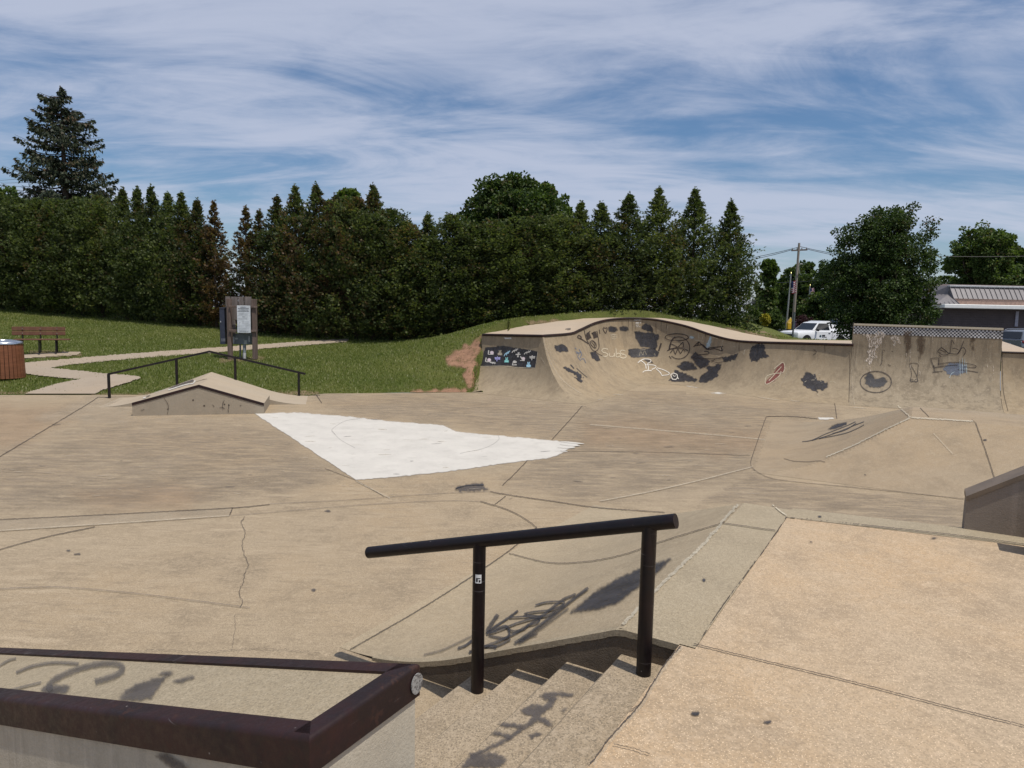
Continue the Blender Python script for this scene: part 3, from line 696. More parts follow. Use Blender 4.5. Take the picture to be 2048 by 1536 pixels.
def decal(parent, mat, items, name='graffiti', label=None, into=None):
    """paint lying on a surface: each separate tag becomes a part of its ramp; wear and joints (into=...) go into the surface's own mesh"""
    import bmesh
    ms = mat if isinstance(mat, list) else [mat]
    its = [(it if isinstance(it[0], int) else (0, it)) for it in items]; its = [q for q in its if q[1][1]]
    if not its: return
    if into is not None:
        mb = MB(); o0 = len(into.data.materials)
        for mi, d in its: mb.add(d[0], d[1], [min(.999, x) for x in d[2]], mi)
        t = bpy.data.meshes.new('tmp'); org = root_of(into).location
        t.from_pydata([(x-org.x, y-org.y, z-org.z) for x, y, z in mb.v], [], mb.f); t.polygons.foreach_set('material_index', [m+o0 for m in mb.m]); at = t.attributes.new('alpha', 'FLOAT', 'POINT'); at.data.foreach_set('value', mb.a)
        for m_ in ms: into.data.materials.append(m_)
        bm = bmesh.new(); bm.from_mesh(into.data); bm.from_mesh(t); bm.to_mesh(into.data); bm.free(); bpy.data.meshes.remove(t); return into
    bb_ = [(np.min(np.array(d[0]), 0)-.03, np.max(np.array(d[0]), 0)+.03) for _, d in its]; par = list(range(len(its)))
    def fd(a):
        while par[a] != a: a = par[a]
        return a
    for a in range(len(its)):
        for b_ in range(a):
            if np.all(bb_[a][0] <= bb_[b_][1]) and np.all(bb_[b_][0] <= bb_[a][1]): par[fd(a)] = fd(b_)
    for r_ in sorted(set(fd(a) for a in range(len(its)))):
        mb = MB()
        for a, (mi, d) in enumerate(its):
            if fd(a) == r_: mb.add(d[0], d[1], [min(.999, x) for x in d[2]], mi)
        o = mb.build(name, ms, parent, recalc=False)
        if label: o['label'] = label
    return o
# ------------------------------------------------------------------ marks on the flat floor (part of the floor's own mesh)
CUR[0] = FLB
FM = [m_floor, m_joint, m_crack, m_edge, m_tone_d, m_tone_l, m_tone_w, m_white, m_black, m_greys]
def fadd(mb, mi, d): mb.add(d[0], d[1], [min(.999, x) for x in d[2]], mi)
T = dict(step=7, soft=24, rough=10, nsc=40, lift=.002, aspect=1.6)
fadd(fl, 4, blob([(1168, 812), (1290, 774), (1440, 792), (1590, 808), (1670, 811), (1675, 838), (1540, 836), (1500, 925), (1512, 950), (1200, 1008), (1010, 972), (1060, 920), (1110, 880)], **T))
fadd(fl, 6, blob([(1175, 852), (1300, 840), (1520, 872), (1510, 902), (1400, 905), (1160, 885)], **T))
fadd(fl, 6, blob([(150, 985), (330, 960), (420, 985), (380, 1012), (200, 1015)], **T))
fadd(fl, 6, blob([(-20, 815), (160, 815), (60, 880), (-20, 900)], **T))
fadd(fl, 4, blob([(1400, 1003), (1505, 952), (1700, 984), (1925, 1004), (1990, 1060), (1900, 1068), (1575, 1032), (1540, 1008)], step=5, soft=4, rough=3, nsc=20, lift=.002, aspect=1.6))
fadd(fl, 4, blob([(-20, 905), (240, 850), (520, 850), (680, 950), (560, 990), (200, 1015), (-20, 1025)], **T))
fadd(fl, 5, blob([(200, 792), (420, 835), (520, 836), (230, 846), (60, 840)], step=6, soft=8, rough=5, nsc=30, lift=.002))
fadd(fl, 5, blob([(-20, 1041), (220, 1030), (463, 1017), (459, 1032), (230, 1048), (-20, 1065)], step=3, soft=1.2, rough=.6, lift=.003))
fadd(fl, 4, blob([(640, 793), (920, 790), (1080, 805), (1160, 815), (1110, 875), (900, 850), (700, 830)], **T))
fadd(fl, 7, blob([(508, 827), (600, 826), (700, 834), (800, 845), (885, 851), (900, 858), (912, 864), (1000, 872), (1110, 882), (1135, 885), (1158, 890), (1140, 897), (1122, 908), (1100, 917), (1050, 922), (900, 943), (800, 954), (712, 961)], step=1.3, soft=.8, rough=.9, nsc=7, lift=.004))
for p in ([(1120, 884), (1168, 889)], [(1120, 890), (1160, 893)], [(1115, 896), (1150, 897)], [(1110, 903), (1135, 904)]): fadd(fl, 7, stroke(p, 3, curve=False, taper=True))
J = [([(-10, 1041), (220, 1030), (463, 1017), (540, 1010)], 2.0), ([(-10, 920), (60, 878), (170, 812), (196, 795)], 2.0), ([(-10, 1103), (90, 1076), (190, 1055)], 2.2), ([(465, 1017), (459, 1032)], 3), ([(1012, 993), (990, 1010)], 2),
     ([(980, 984), (1010, 990), (1100, 1003), (1200, 1017), (1330, 1026)], 2.0), ([(1165, 812), (1135, 846), (1104, 880)], 2), ([(1055, 922), (1030, 948), (1005, 972)], 2), ([(700, 1302), (850, 1215), (985, 1127), (1040, 1086), (1074, 1056)], 2.6),
     ([(960, 1004), (1010, 1019), (1050, 1039), (1073, 1056)], 2.2), ([(1669, 806), (1674, 838)], 1.6), ([(632, 790), (644, 807)], 2), ([(196, 795), (215, 796)], 1.2), ([(612, 791), (640, 791)], 1.2), ([(650, 938), (712, 962), (768, 994)], 1.2), ([(1120, 903), (1300, 905), (1500, 912)], .9)]
for p, w in J: fadd(fl, 1, stroke(p, w*.62, jit=.25))
for p, w in (([(462, 1033), (700, 1013), (880, 1003), (960, 1004)], 1.5), ([(540, 1009), (700, 1001), (850, 990), (980, 984)], 1.6), ([(670, 870), (664, 860), (690, 843), (720, 838)], 1.0), ([(664, 862), (680, 880), (710, 897)], 1.0), ([(997, 872), (996, 882), (970, 897), (920, 908)], 1.0)): fadd(fl, 9, stroke(p, w*.8, a=.45))
CR = [([(490, 1035), (482, 1048), (491, 1066), (485, 1086), (488, 1112), (497, 1132), (488, 1152), (487, 1168), (478, 1188), (485, 1206), (481, 1216)], 1.7), ([(470, 1232), (471, 1258), (464, 1300)], 1.0), ([(250, 1308), (330, 1302), (355, 1305), (420, 1306), (470, 1302), (540, 1301), (640, 1309)], 1.0)]
for p, w in CR: fadd(fl, 2, stroke(p, w*.5, step=3, jit=1.1))
fadd(fl, 9, stroke([(-10, 1181), (60, 1177), (130, 1177), (250, 1187), (360, 1200), (500, 1218)], 2.2, a=.5))
for p in ([(-10, 1064), (220, 1049), (459, 1033)], [(1505, 935), (1400, 962), (1300, 985), (1200, 1004)], [(1180, 850), (1400, 868), (1530, 880)], [(712, 963), (780, 998)]): fadd(fl, 3, stroke(p, 2.2))
for x, y, w, h in ((655, 1023, 6, 2), (627, 1181, 5, 3), (154, 1109, 7, 2), (136, 1102, 4, 1.2)):
    fadd(fl, 9, blob([(x+w*math.cos(t), y+h*math.sin(t)) for t in np.linspace(0, 6.28, 9)[:-1]], step=1.2, soft=1, rough=1))
fadd(fl, 8, stroke([(912, 978), (935, 972), (968, 971)], 2.2)); fadd(fl, 9, blob([(905, 975), (965, 968), (975, 980), (920, 985)], step=2, soft=3, rough=3))
for p in ([(945, 965), (1065, 952), (1220, 985), (1110, 997)], [(1310, 1070), (1400, 1055), (1505, 1072), (1430, 1080)]): fadd(fl, 7, blob(zc(p, 1230, 630, 6.827), step=1, soft=.6, rough=.5))
for p in ([(1095, 640), (1160, 640)], [(1300, 645), (1390, 650)], [(1205, 682), (1250, 682)]): fadd(fl, 3, stroke(zc([(a+(0), b) for a, b in p], 840, 600, 3.413), 2.2, taper=True))
for p in ([(250, 655), (330, 668), (405, 678)], [(0, 628), (45, 632)], [(500, 670), (560, 682)], [(890, 725), (990, 732)], [(470, 680), (540, 684)]): fadd(fl, 3, stroke(zc(p, 1440, 600, 3.368), 2.4, taper=True))
fadd(fl, 3, blob(zc([(1300, 705), (1340, 690), (1390, 700), (1385, 715), (1310, 715)], 1440, 600, 3.368), step=1.2, soft=1.5, rough=2))
fadd(fl, 7, blob(zc([(640, 188), (740, 190), (752, 198), (690, 204), (650, 203)], 1448, 780, 3.413), step=1, soft=.6, rough=.5))
fadd(fl, 8, stroke(zc([(1880, 153), (1950, 155), (2010, 159)], 1448, 780, 3.413), 2.2, taper=True))  # dark stroke painting a distant shadow onto the floor
for i in range(150):   # pale scuffs left by wheels and boards
    x, y = RNG.uniform(0, 1500), RNG.uniform(800, 1000); l = RNG.uniform(4, 26); d = stroke([(x, y), (x+l, y+RNG.normal(0, 1.2))], RNG.uniform(.7, 1.5), curve=False, taper=True, a=float(RNG.uniform(.3, .9)))
    fadd(fl, 3 if RNG.random() < .75 else 9, d)
fl.build('concrete_floor', FM, kind='structure', recalc=False)

CUR[0] = BVH
DM = [m_deck, m_joint, m_edge, m_crack, m_black, m_greys]
for p, w in (([(1388, 1291), (1500, 1318), (1700, 1366), (1900, 1418), (2060, 1458)], 1.9), ([(1395, 1292), (1440, 1222), (1500, 1140), (1545, 1078), (1573, 1036)], 2.3)):
    fadd(deck, 1, stroke(p, w, jit=.35))
fadd(deck, 1, stroke([(1573, 1036), (1700, 1049), (1900, 1071), (2060, 1092)], 1.4, jit=.3))
fadd(deck, 3, stroke([(1362, 1294), (1330, 1332), (1302, 1376), (1279, 1414), (1225, 1474), (1180, 1534)], 2.4, jit=.8, step=3))
fadd(deck, 2, stroke([(1366, 1296), (1334, 1334), (1306, 1378), (1283, 1416), (1230, 1476), (1186, 1536)], 5, jit=.8, step=3, a=.5))
fadd(deck, 1, stroke([(1279, 1413), (1272, 1419), (1262, 1424)], 2, jit=.6)); fadd(deck, 3, stroke([(1228, 1493), (1270, 1503), (1300, 1513)], 1.2, jit=.5))
for x, y, w, h in ((1391, 1430, 9, 4), (1536, 1447, 8, 3), (1622, 1085, 3, 1.5), (1868, 1078, 6, 2), (1640, 1034, 4, 1.5), (1408, 1161, 3, 3)):
    fadd(deck, 4, blob([(x+w*math.cos(t), y+h*math.sin(t)) for t in np.linspace(0, 6.28, 9)[:-1]], step=1.5, soft=1.2, rough=1.2))
deck.build('platform_deck', DM, kind='structure', recalc=False)

# ------------------------------------------------------------------ graffiti
zT = lambda p: zc(p, 600, 1000, 2.415)
zS = lambda p: zc(p, 820, 1200, 3.531)
zA = lambda p: zc(p, 950, 640, 6.827)
zB = lambda p: zc(p, 1230, 630, 6.827)
zD = lambda p: zc(p, 1440, 600, 3.368)
zP = lambda p: zc(p, 1448, 780, 3.413)
zM = lambda p: zc(p, 955, 660, 15.754)
zL = lambda p: zc(p, 0, 1280, 2.2756)
zX = lambda p: zc(p, 200, 690, 4.452)
decal(bk, [m_joint], [stroke([(1018, 1108), (1100, 1127), (1180, 1124), (1250, 1110), (1310, 1089), (1400, 1061), (1449, 1047)], 1.3, jit=.3), stroke([(1447, 1048), (1557, 1064)], 1.3, jit=.3)], 'expansion_joint', into=bank_o)
decal(bk, [m_edge2], [stroke([(1246, 1252), (1320, 1175), (1400, 1098), (1478, 1008)], 5, jit=.9, step=3, a=.75), stroke([(1545, 1011), (1560, 1024), (1573, 1033)], 2)], 'pale_edge', into=bank_o)
decal(bk, [m_black], [blob(zT([(1305, 550), (1420, 450), (1530, 385), (1650, 330), (1790, 288), (1740, 345), (1640, 420), (1540, 500), (1440, 530)]), step=2, soft=4, rough=2)], 'graffiti')
sc = [([(600, 755), (680, 735), (760, 700), (840, 660)], 4, .5), ([(820, 742), (960, 690), (1060, 640), (1180, 560), (1270, 490), (1335, 462)], 5, .9), ([(1040, 700), (1100, 660), (1230, 560), (1330, 480), (1395, 432)], 6, .9), ([(1050, 712), (1150, 640), (1300, 530)], 5, .6),
      ([(1140, 515), (1200, 500), (1280, 502), (1230, 535), (1120, 550), (1090, 560), (1180, 570), (1240, 545)], 3.5, 1), ([(1015, 575), (1080, 572), (1180, 570)], 3.5, 1), ([(905, 655), (960, 640), (1060, 600), (1160, 575), (1150, 600), (1115, 612)], 3.5, 1),
      ([(900, 650), (940, 620), (1000, 580), (1055, 540)], 4.5, 1), ([(905, 640), (930, 600), (958, 558)], 8, .8), ([(915, 660), (960, 670), (1000, 672), (1015, 650), (1000, 615), (960, 625), (920, 645)], 4, 1), ([(765, 722), (800, 710), (840, 680), (870, 660)], 5, 1),
      ([(820, 745), (880, 715), (950, 712), (1020, 680)], 4, .9), ([(905, 750), (930, 735), (950, 715), (900, 715)], 4, .9), ([(995, 615), (1030, 640), (1080, 632), (1110, 610)], 4, .9), ([(1060, 690), (1110, 665), (1150, 655)], 7, .6)]
decal(bk, [m_black], [stroke(zT(p), w*1.05, a=a) for p, w, a in sc], 'graffiti')
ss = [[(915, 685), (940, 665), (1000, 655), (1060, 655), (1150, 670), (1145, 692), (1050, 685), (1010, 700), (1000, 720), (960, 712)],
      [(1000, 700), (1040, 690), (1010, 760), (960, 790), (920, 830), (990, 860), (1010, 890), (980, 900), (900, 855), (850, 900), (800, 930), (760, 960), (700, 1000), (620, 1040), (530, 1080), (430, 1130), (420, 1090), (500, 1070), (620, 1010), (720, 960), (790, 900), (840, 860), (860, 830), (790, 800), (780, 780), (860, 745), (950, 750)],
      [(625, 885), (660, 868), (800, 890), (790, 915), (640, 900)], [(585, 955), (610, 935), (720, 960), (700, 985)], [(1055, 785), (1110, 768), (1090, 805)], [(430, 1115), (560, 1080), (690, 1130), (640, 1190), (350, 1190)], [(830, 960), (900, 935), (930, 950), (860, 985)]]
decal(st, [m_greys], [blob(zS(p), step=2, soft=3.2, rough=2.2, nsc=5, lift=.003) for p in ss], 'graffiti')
lg = [stroke(zL(p), w, a=.8) for p, w in (([(75, 155), (150, 125), (250, 110), (360, 115)], 6), ([(235, 240), (225, 215), (260, 182), (350, 142), (450, 117), (535, 116), (560, 140), (530, 168), (470, 188), (435, 198)], 12), ([(-10, 250), (90, 225), (190, 200)], 4), ([(-10, 130), (40, 100), (75, 90)], 4))]
lg += [blob(zL(p), step=2.5, soft=4, rough=2) for p in ([(185, 228), (230, 205), (320, 215), (300, 245), (250, 258), (210, 252)], [(540, 280), (570, 235), (620, 205), (700, 180), (760, 172), (740, 200), (700, 250), (690, 270), (640, 280)], [(725, 160), (760, 146), (790, 152), (770, 168)], [(790, 195), (830, 178), (880, 168), (885, 178), (830, 200)], [(715, 522), (760, 512), (820, 545), (870, 585), (800, 590)])]
decal(hub, [m_greys], lg, 'graffiti')
# --- quarter pipe
decal(qp, [m_black], [blob(zA([(1072, 335), (1110, 350), (1190, 330), (1240, 350), (1280, 440), (1220, 430), (1150, 440), (1105, 420)]), step=1, soft=1, rough=1), blob(zA([(1565, 445), (1640, 430), (1690, 490), (1710, 550), (1660, 565), (1600, 520)]), step=1, soft=1, rough=1),
      blob(zA([(1195, 650), (1240, 640), (1330, 690), (1400, 710), (1475, 790), (1430, 800), (1350, 740), (1300, 715), (1240, 690)]), step=1, soft=.8, rough=1.6, nsc=3), blob(zA([(1345, 775), (1400, 790), (1470, 830), (1450, 855), (1390, 820)]), step=1, soft=.8, rough=1), stroke(zA([(1300, 610), (1350, 665)]), 2.4), stroke(zA([(1385, 660), (1450, 720), (1530, 785)]), 1.2)], 'graffiti')
decal(qp, [m_bluew], [stroke(zA(p), 1.6) for p in ([(1370, 430), (1420, 460), (1400, 500), (1440, 560)], [(1420, 400), (1450, 470), (1430, 520)], [(1440, 540), (1480, 530), (1510, 590)], [(1380, 460), (1450, 440)], [(1360, 380), (1380, 400)])], 'graffiti')
face = [stroke(zA(p), w) for p, w in (([(1490, 140), (1510, 240), (1560, 340), (1600, 410), (1650, 425), (1690, 370), (1680, 250), (1660, 150)], 1.5), ([(1520, 185), (1545, 170), (1570, 150)], 1.6), ([(1590, 185), (1640, 155), (1640, 175)], 1.6), ([(1545, 325), (1450, 262), (1400, 240), (1410, 210), (1445, 230), (1440, 265)], 2.4),
        ([(1565, 305), (1600, 280), (1650, 330), (1640, 388), (1590, 350), (1565, 305)], 1.6), ([(1585, 300), (1620, 340), (1635, 380)], 1.2), ([(1600, 290), (1620, 300), (1640, 350)], 1.2), ([(1640, 430), (1690, 470), (1770, 500)], 1.2), ([(1695, 130), (1703, 190)], 1.6), ([(1780, 185), (1747, 130), (1755, 102), (1775, 115), (1797, 102), (1800, 135), (1782, 185)], 1.8))]
face += [blob(zA(p), step=.9, soft=.7, rough=.6) for p in ([(1508, 195), (1560, 170), (1590, 248), (1532, 272)], [(1592, 178), (1650, 165), (1675, 238), (1622, 252)])]
decal(qp, [m_blacks], face, 'graffiti')
decal(qp, [m_black], [blob(zA([(1815, 100), (1860, 85), (1930, 100), (1945, 140), (1900, 165), (1830, 160)]), step=1, soft=1.6, rough=.8), blob(zB([(60, 170), (110, 145), (170, 165), (190, 205), (130, 225), (70, 210)]), step=1, soft=1.6, rough=.8)], 'graffiti')
decal(qp, [m_cream], [stroke(zA(p), 2.0) for p in ([(1812, 402), (1760, 390), (1727, 415), (1742, 440), (1800, 460), (1806, 488), (1770, 502), (1738, 492)], [(1830, 450), (1835, 495), (1870, 503), (1895, 485), (1898, 450), (1905, 502)], [(1920, 390), (1924, 450), (1926, 502), (1962, 505), (1986, 480), (1960, 457), (1930, 468)])]
      + [stroke(zB([(135, 492), (92, 482), (66, 505), (82, 530), (135, 547), (150, 572), (112, 592), (68, 578)]), 2.0)], 'graffiti')
decal(qp, [m_cream], [stroke(zA([(x+14*math.cos(t)*k, y+12*math.sin(t)*k) for t in np.linspace(0, 5.5, 8)]), 1.0, a=.7) for x, y, k in ((1890, 230, 2.6), (1880, 215, 1.2), (1915, 220, 1.2), (1895, 250, 1.4))]+[stroke(zA([(1840, 210), (1890, 195), (1940, 210)]), 1, a=.6)], 'graffiti')
decal(qp, [m_black], [blob(zB(p), step=1, soft=1.0, rough=1.0) for p in ([(355, 190), (370, 150), (420, 115), (480, 130), (510, 190), (510, 235), (440, 215), (400, 200)], [(180, 475), (220, 460), (400, 460), (540, 450), (600, 510), (590, 570), (450, 575), (220, 580), (180, 540)])]
      + [blob(zB([(265, 225), (330, 220), (400, 240), (520, 240), (590, 270), (605, 320), (570, 350), (575, 420), (550, 470), (480, 450), (350, 430), (310, 360), (275, 320)]), step=1, soft=1.2, rough=1.2)], 'graffiti')
decal(qp, [m_blacks], [stroke(zB([(632, 385), (615, 440), (598, 490)]), 3.4), stroke(zB([(480, 140), (515, 190), (515, 235)]), 1.5), blob(zB([(385, 612), (450, 602), (500, 630), (522, 660), (440, 645)]), step=1, soft=.8, rough=.6)], 'graffiti')
decal(qp, [m_cream], [stroke(zB(p), 1.1, a=.55) for p in ([(330, 560), (350, 500), (380, 550), (400, 490), (430, 545)], [(340, 480), (420, 475)], [(530, 540), (550, 530), (545, 560)])], 'graffiti')
el = lambda cx, cy, rx, ry, a0=0, a1=2*math.pi, n=16: [(cx+rx*math.cos(t), cy+ry*math.sin(t)) for t in np.linspace(a0, a1, n)]
decal(qp, [m_blacks], [stroke(zB(el(845, 305, 160, 48)), 1.9), stroke(zB(el(872, 450, 150, 150, -2.4, 2.3)), 1.6), stroke(zB([(740, 480), (755, 400), (790, 330), (820, 300)]), 2.4)]
      + [stroke(zB(p), 1.8, curve=False) for p in ([(760, 390), (860, 440), (745, 470), (765, 390)], [(930, 370), (860, 440), (940, 440), (930, 370)], [(712, 490), (760, 462), (860, 455), (950, 465), (1000, 487)], [(755, 522), (795, 465), (825, 540), (860, 460), (895, 530), (935, 470), (962, 500)], [(740, 560), (770, 600)])], 'graffiti')
decal(qp, [m_blacks], [stroke(zB(p), 2.0, curve=False) for p in ([(1075, 435), (1145, 365), (1250, 470), (1300, 450), (1480, 430)], [(1090, 420), (1200, 405), (1270, 475), (1360, 460), (1470, 492), (1450, 430)], [(1145, 368), (1130, 420)])]
      + [stroke(zB([(1110, 545), (1200, 540), (1282, 530), (1270, 502), (1220, 500)]), 2.2), stroke(zB([(1050, 580), (1200, 592), (1380, 600), (1480, 575)]), 2), stroke(zB([(1310, 620), (1390, 650), (1480, 640)]), 1.1), stroke(zB([(1320, 640), (1370, 605)]), 1.2)], 'graffiti')
for p in ([(1035, 570), (1060, 540), (1100, 505), (1150, 545), (1230, 590), (1300, 630), (1270, 690), (1180, 735), (1120, 690)], [(850, 705), (940, 630), (1060, 650), (1125, 735), (990, 755), (920, 760)], [(730, 895), (790, 820), (820, 755), (900, 775), (1000, 820), (1120, 880), (1090, 915), (960, 905), (880, 915), (800, 910)],
          [(1145, 915), (1180, 830), (1240, 790), (1270, 760), (1240, 720), (1265, 695), (1350, 700), (1400, 665), (1455, 675), (1430, 740), (1400, 800), (1415, 830), (1330, 880), (1260, 925)], [(1470, 585), (1560, 560), (1680, 525), (1650, 600), (1560, 630), (1480, 645)]):
    decal(qp, [m_black], [blob(zB(p), step=1, soft=1.3, rough=1.5, nsc=3)], 'graffiti')
decal(qp, [m_black], [blob(zD([(200, 350), (215, 315), (255, 292), (300, 305), (310, 350), (328, 378), (310, 395), (275, 392), (250, 410), (215, 412), (200, 385)]), step=1, soft=1, rough=2.2, nsc=3)], 'graffiti')
decal(qp, [m_wht], [stroke(zB(p), 1.7) for p in ([(310, 655), (340, 630), (400, 602), (480, 610), (487, 640), (440, 665)], [(350, 620), (410, 670), (425, 735)], [(450, 680), (457, 720), (452, 755)], [(378, 787), (400, 768), (450, 760), (500, 764)], [(430, 682), (520, 685), (560, 702), (552, 722), (500, 747)], [(560, 735), (620, 790), (640, 828)], [(575, 725), (660, 750), (720, 780), (745, 800), (720, 820), (640, 830)])]
      + [stroke(zB([(760, 820), (800, 795), (850, 815), (855, 860), (830, 885), (785, 880), (760, 820)]), 1.7, curve=False), stroke(zB([(795, 820), (810, 845), (830, 830)]), 1.2), stroke(zB([(850, 850), (870, 878)]), 1.6)], 'graffiti')
decal(qp, [m_lblue], [blob(zB([(1240, 440), (1265, 360), (1300, 290), (1325, 310), (1310, 400), (1270, 450)]), step=1, soft=1.2, rough=1)]+[blob(zB([(1015, 290), (1050, 280), (1090, 310), (1060, 330), (1025, 320)]), step=1, soft=1.2, rough=1.5)], 'graffiti')
decal(qp, [m_cream], [stroke(zB(p), 1.1) for p in ([(1145, 250), (1148, 350)], [(1085, 340), (1215, 360)], [(1210, 275), (1190, 340)], [(1310, 295), (1410, 325)], [(1480, 345), (1430, 520)], [(1380, 555), (1440, 570)], [(1620, 430), (1650, 440)], [(720, 155), (705, 215)], [(1780, 470), (1760, 540)])], 'paint_scratch', into=qp_o)
tx = [blob(zB(p), step=.8, soft=.4, rough=.5, nsc=1.5) for p in ([(262, 60), (318, 58), (318, 74), (262, 78)], [(322, 58), (358, 58), (358, 72), (322, 73)], [(395, 58), (430, 58), (428, 65), (395, 65)], [(275, 98), (330, 98), (330, 118), (278, 120)], [(338, 98), (352, 98), (352, 118), (338, 118)], [(285, 135), (325, 134), (325, 142), (285, 143)], [(275, 157), (355, 157), (355, 163), (275, 163)])]
decal(qp, [m_wht], tx, 'stencilled_notice')
decal(qp, [m_rustd], [stroke(zB([(x, y0), (x+RNG.normal(0, 3), (y0+y1)/2), (x+RNG.normal(0, 3), y1)]), w, taper=True) for x, y0, y1, w in ((95, 60, 140, 1), (180, 60, 160, 1.2), (235, 55, 210, 1), (280, 60, 200, .8), (380, 62, 140, 1), (560, 75, 250, 1.2), (635, 85, 240, .9), (700, 95, 260, 1.2), (1240, 240, 300, 1.4), (1700, 370, 520, 1.2), (1320, 265, 290, 1))], 'stain', into=qp_o)
# mural
mu = [(250, 550), (420, 535), (580, 522), (640, 505), (900, 510), (1100, 540), (1300, 570), (1600, 620), (1900, 680), (1890, 760), (1860, 1000), (1830, 1195), (1600, 1205), (1400, 1180), (1200, 1165), (1080, 1120), (800, 1125), (500, 1130), (90, 1142), (110, 1060), (180, 800)]
MM = [m_black, m_pink, m_wht, m_teal, m_sky, m_viol, m_cream]
I = [(0, blob(zM(mu), step=1, soft=.6, rough=.6)), (6, stroke(zM([(90, 1150), (800, 1132), (1200, 1175), (1830, 1202), (1905, 690)]), .8, curve=False))]
def st_(mi, p, w, curve=False): I.append((mi, stroke(zM(p), w, curve=curve, lift=.009)))
def bl_(mi, p): I.append((mi, blob(zM(p), step=.8, soft=.5, rough=.3, lift=.009)))
for x, y, sx, mi in ((365, 640, 1, 1), (285, 875, .95, 1), (1365, 835, .9, 1)):
    st_(2, [(x, y), (x-10*sx-(365-x)*.05, y+70), (x-15*sx-(365-x)*.1, y+130)], 2.2); st_(2, [(x-15*sx, y+132), (x+150*sx, y+132)], 1.6); bl_(mi, el(x+95*sx, y+75, 62*sx, 55)[:-1])
st_(2, [(1150, 980), (1110, 1110), (1245, 1100)], 2.0); bl_(2, el(1185, 1010, 62, 45)[:-1])
for x, y, mi in ((715, 700, 6), (925, 930, 3), (1620, 1075, 4)):
    bl_(mi, el(x, y+50, 72, 38)[:-1]); bl_(mi, el(x, y, 40, 32)[:-1]); st_(mi, [(x-18, y-10), (x-22, y-65)], 1.8); st_(mi, [(x+22, y-10), (x+38, y-65)], 1.8); st_(mi, [(x-70, y+85), (x+75, y+85)], 1.4)
for (x0_, y0_, x1_, y1_, mi) in ((845, 830, 1035, 655, 4), (1095, 720, 1290, 590, 2), (1480, 770, 1690, 655, 2), (400, 1030, 590, 1050, 2)):
    dx, dy = x1_-x0_, y1_-y0_; st_(mi, [(x0_, y0_), (x0_+dx*.3, y0_+dy*.55), (x0_+dx*.65, y0_+dy*.6), (x1_, y1_)], 1.7, True)
    bl_(mi, el(x0_+dx*.55, y0_+dy*.58, 34, 24)[:-1])
    for f_ in (.38, .72): st_(mi, [(x0_+dx*f_-14, y0_+dy*f_-38), (x0_+dx*f_+14, y0_+dy*f_+40)], 1.2)
for x, y, mi, k in ((1290, 775, 2, 0), (640, 905, 5, 1), (1738, 870, 2, 1)):
    st_(mi, [(x, y-70), (x-20 if k else x+5, y+85)], 1.8)
    if k: st_(mi, [(x-90, y-25), (x+90, y-25)], 2.2); st_(mi, [(x-80, y+12), (x+85, y+15)], 2.2)
    else: st_(mi, [(x-80, y), (x+75, y-5)], 2.2); st_(mi, [(x+40, y-70), (x-25, y+85)], 1.8)
decal(qp, MM, I, 'painted_mural', 'black painted panel with small pale snails, cats, lizards and dragonflies')
decal(qp, [m_wht], [blob(zA([(385, 240), (498, 240), (498, 262), (420, 262)]), step=.9, soft=.4, rough=.4)], 'tape_strip')
decal(qp, [m_greys], [stroke(zA([(1235, 130), (1270, 122), (1305, 120), (1300, 132), (1260, 138)]), 1.6)], 'leaf_litter', into=qp_o)
decal(qp, [m_edge], [stroke(zA([(935, 240), (960, 380), (1010, 530), (1090, 690), (1230, 860), (1450, 1010)]), 2.2, a=.7), stroke(zA([(960, 250), (1000, 400), (1060, 560), (1150, 700)]), 1.3, a=.6), stroke(zA([(985, 270), (1030, 420), (1110, 580)]), 1.2, a=.5), stroke(zA([(905, 510), (960, 610)]), 1.6), stroke(zA([(900, 700), (880, 800), (830, 900)]), 1, a=.5)], 'pale_edge', into=qp_o)
# vertical wall marks
decal(qp, [m_red], [blob(zD([(305, 565), (318, 540), (360, 500), (385, 455), (425, 420), (437, 450), (425, 490), (400, 505), (370, 545), (330, 565)]), step=1, soft=.8, rough=.6)], 'graffiti')
decal(qp, [m_cream], [stroke(zD([(365, 465), (395, 440), (425, 420), (437, 450), (425, 490), (380, 495), (320, 512), (305, 545), (312, 570), (350, 552), (400, 512), (412, 480)]), 1.6), stroke(zD([(330, 545), (370, 500), (415, 450)]), 1.6)], 'graffiti')
decal(qp, [m_black], [blob(zD([(540, 530), (575, 490), (630, 500), (660, 530), (700, 545), (725, 570), (700, 600), (650, 618), (610, 600), (570, 575)]), step=1, soft=1.4, rough=4, nsc=5)], 'graffiti')
decal(qp, [m_cream], [stroke(zD([(x, y), (x+RNG.uniform(-20, 30), y+RNG.uniform(-3, 12))]), 1, taper=True, a=.8) for x, y in RNG.uniform((470, 490), (780, 670), (16, 2))], 'paint_scratch', into=vw_o)
decal(qp, [m_black], [blob(zD([(975, 520), (1005, 490), (1035, 510), (1040, 535), (1100, 520), (1125, 548), (1100, 580), (1060, 592), (1010, 585), (980, 560)]), step=1, soft=1.4, rough=1.6, nsc=4)], 'graffiti')
decal(qp, [m_blacks], [stroke(zD(el(1050, 553, 105, 72, 0, 6.4, 22)), 1.9)], 'graffiti')
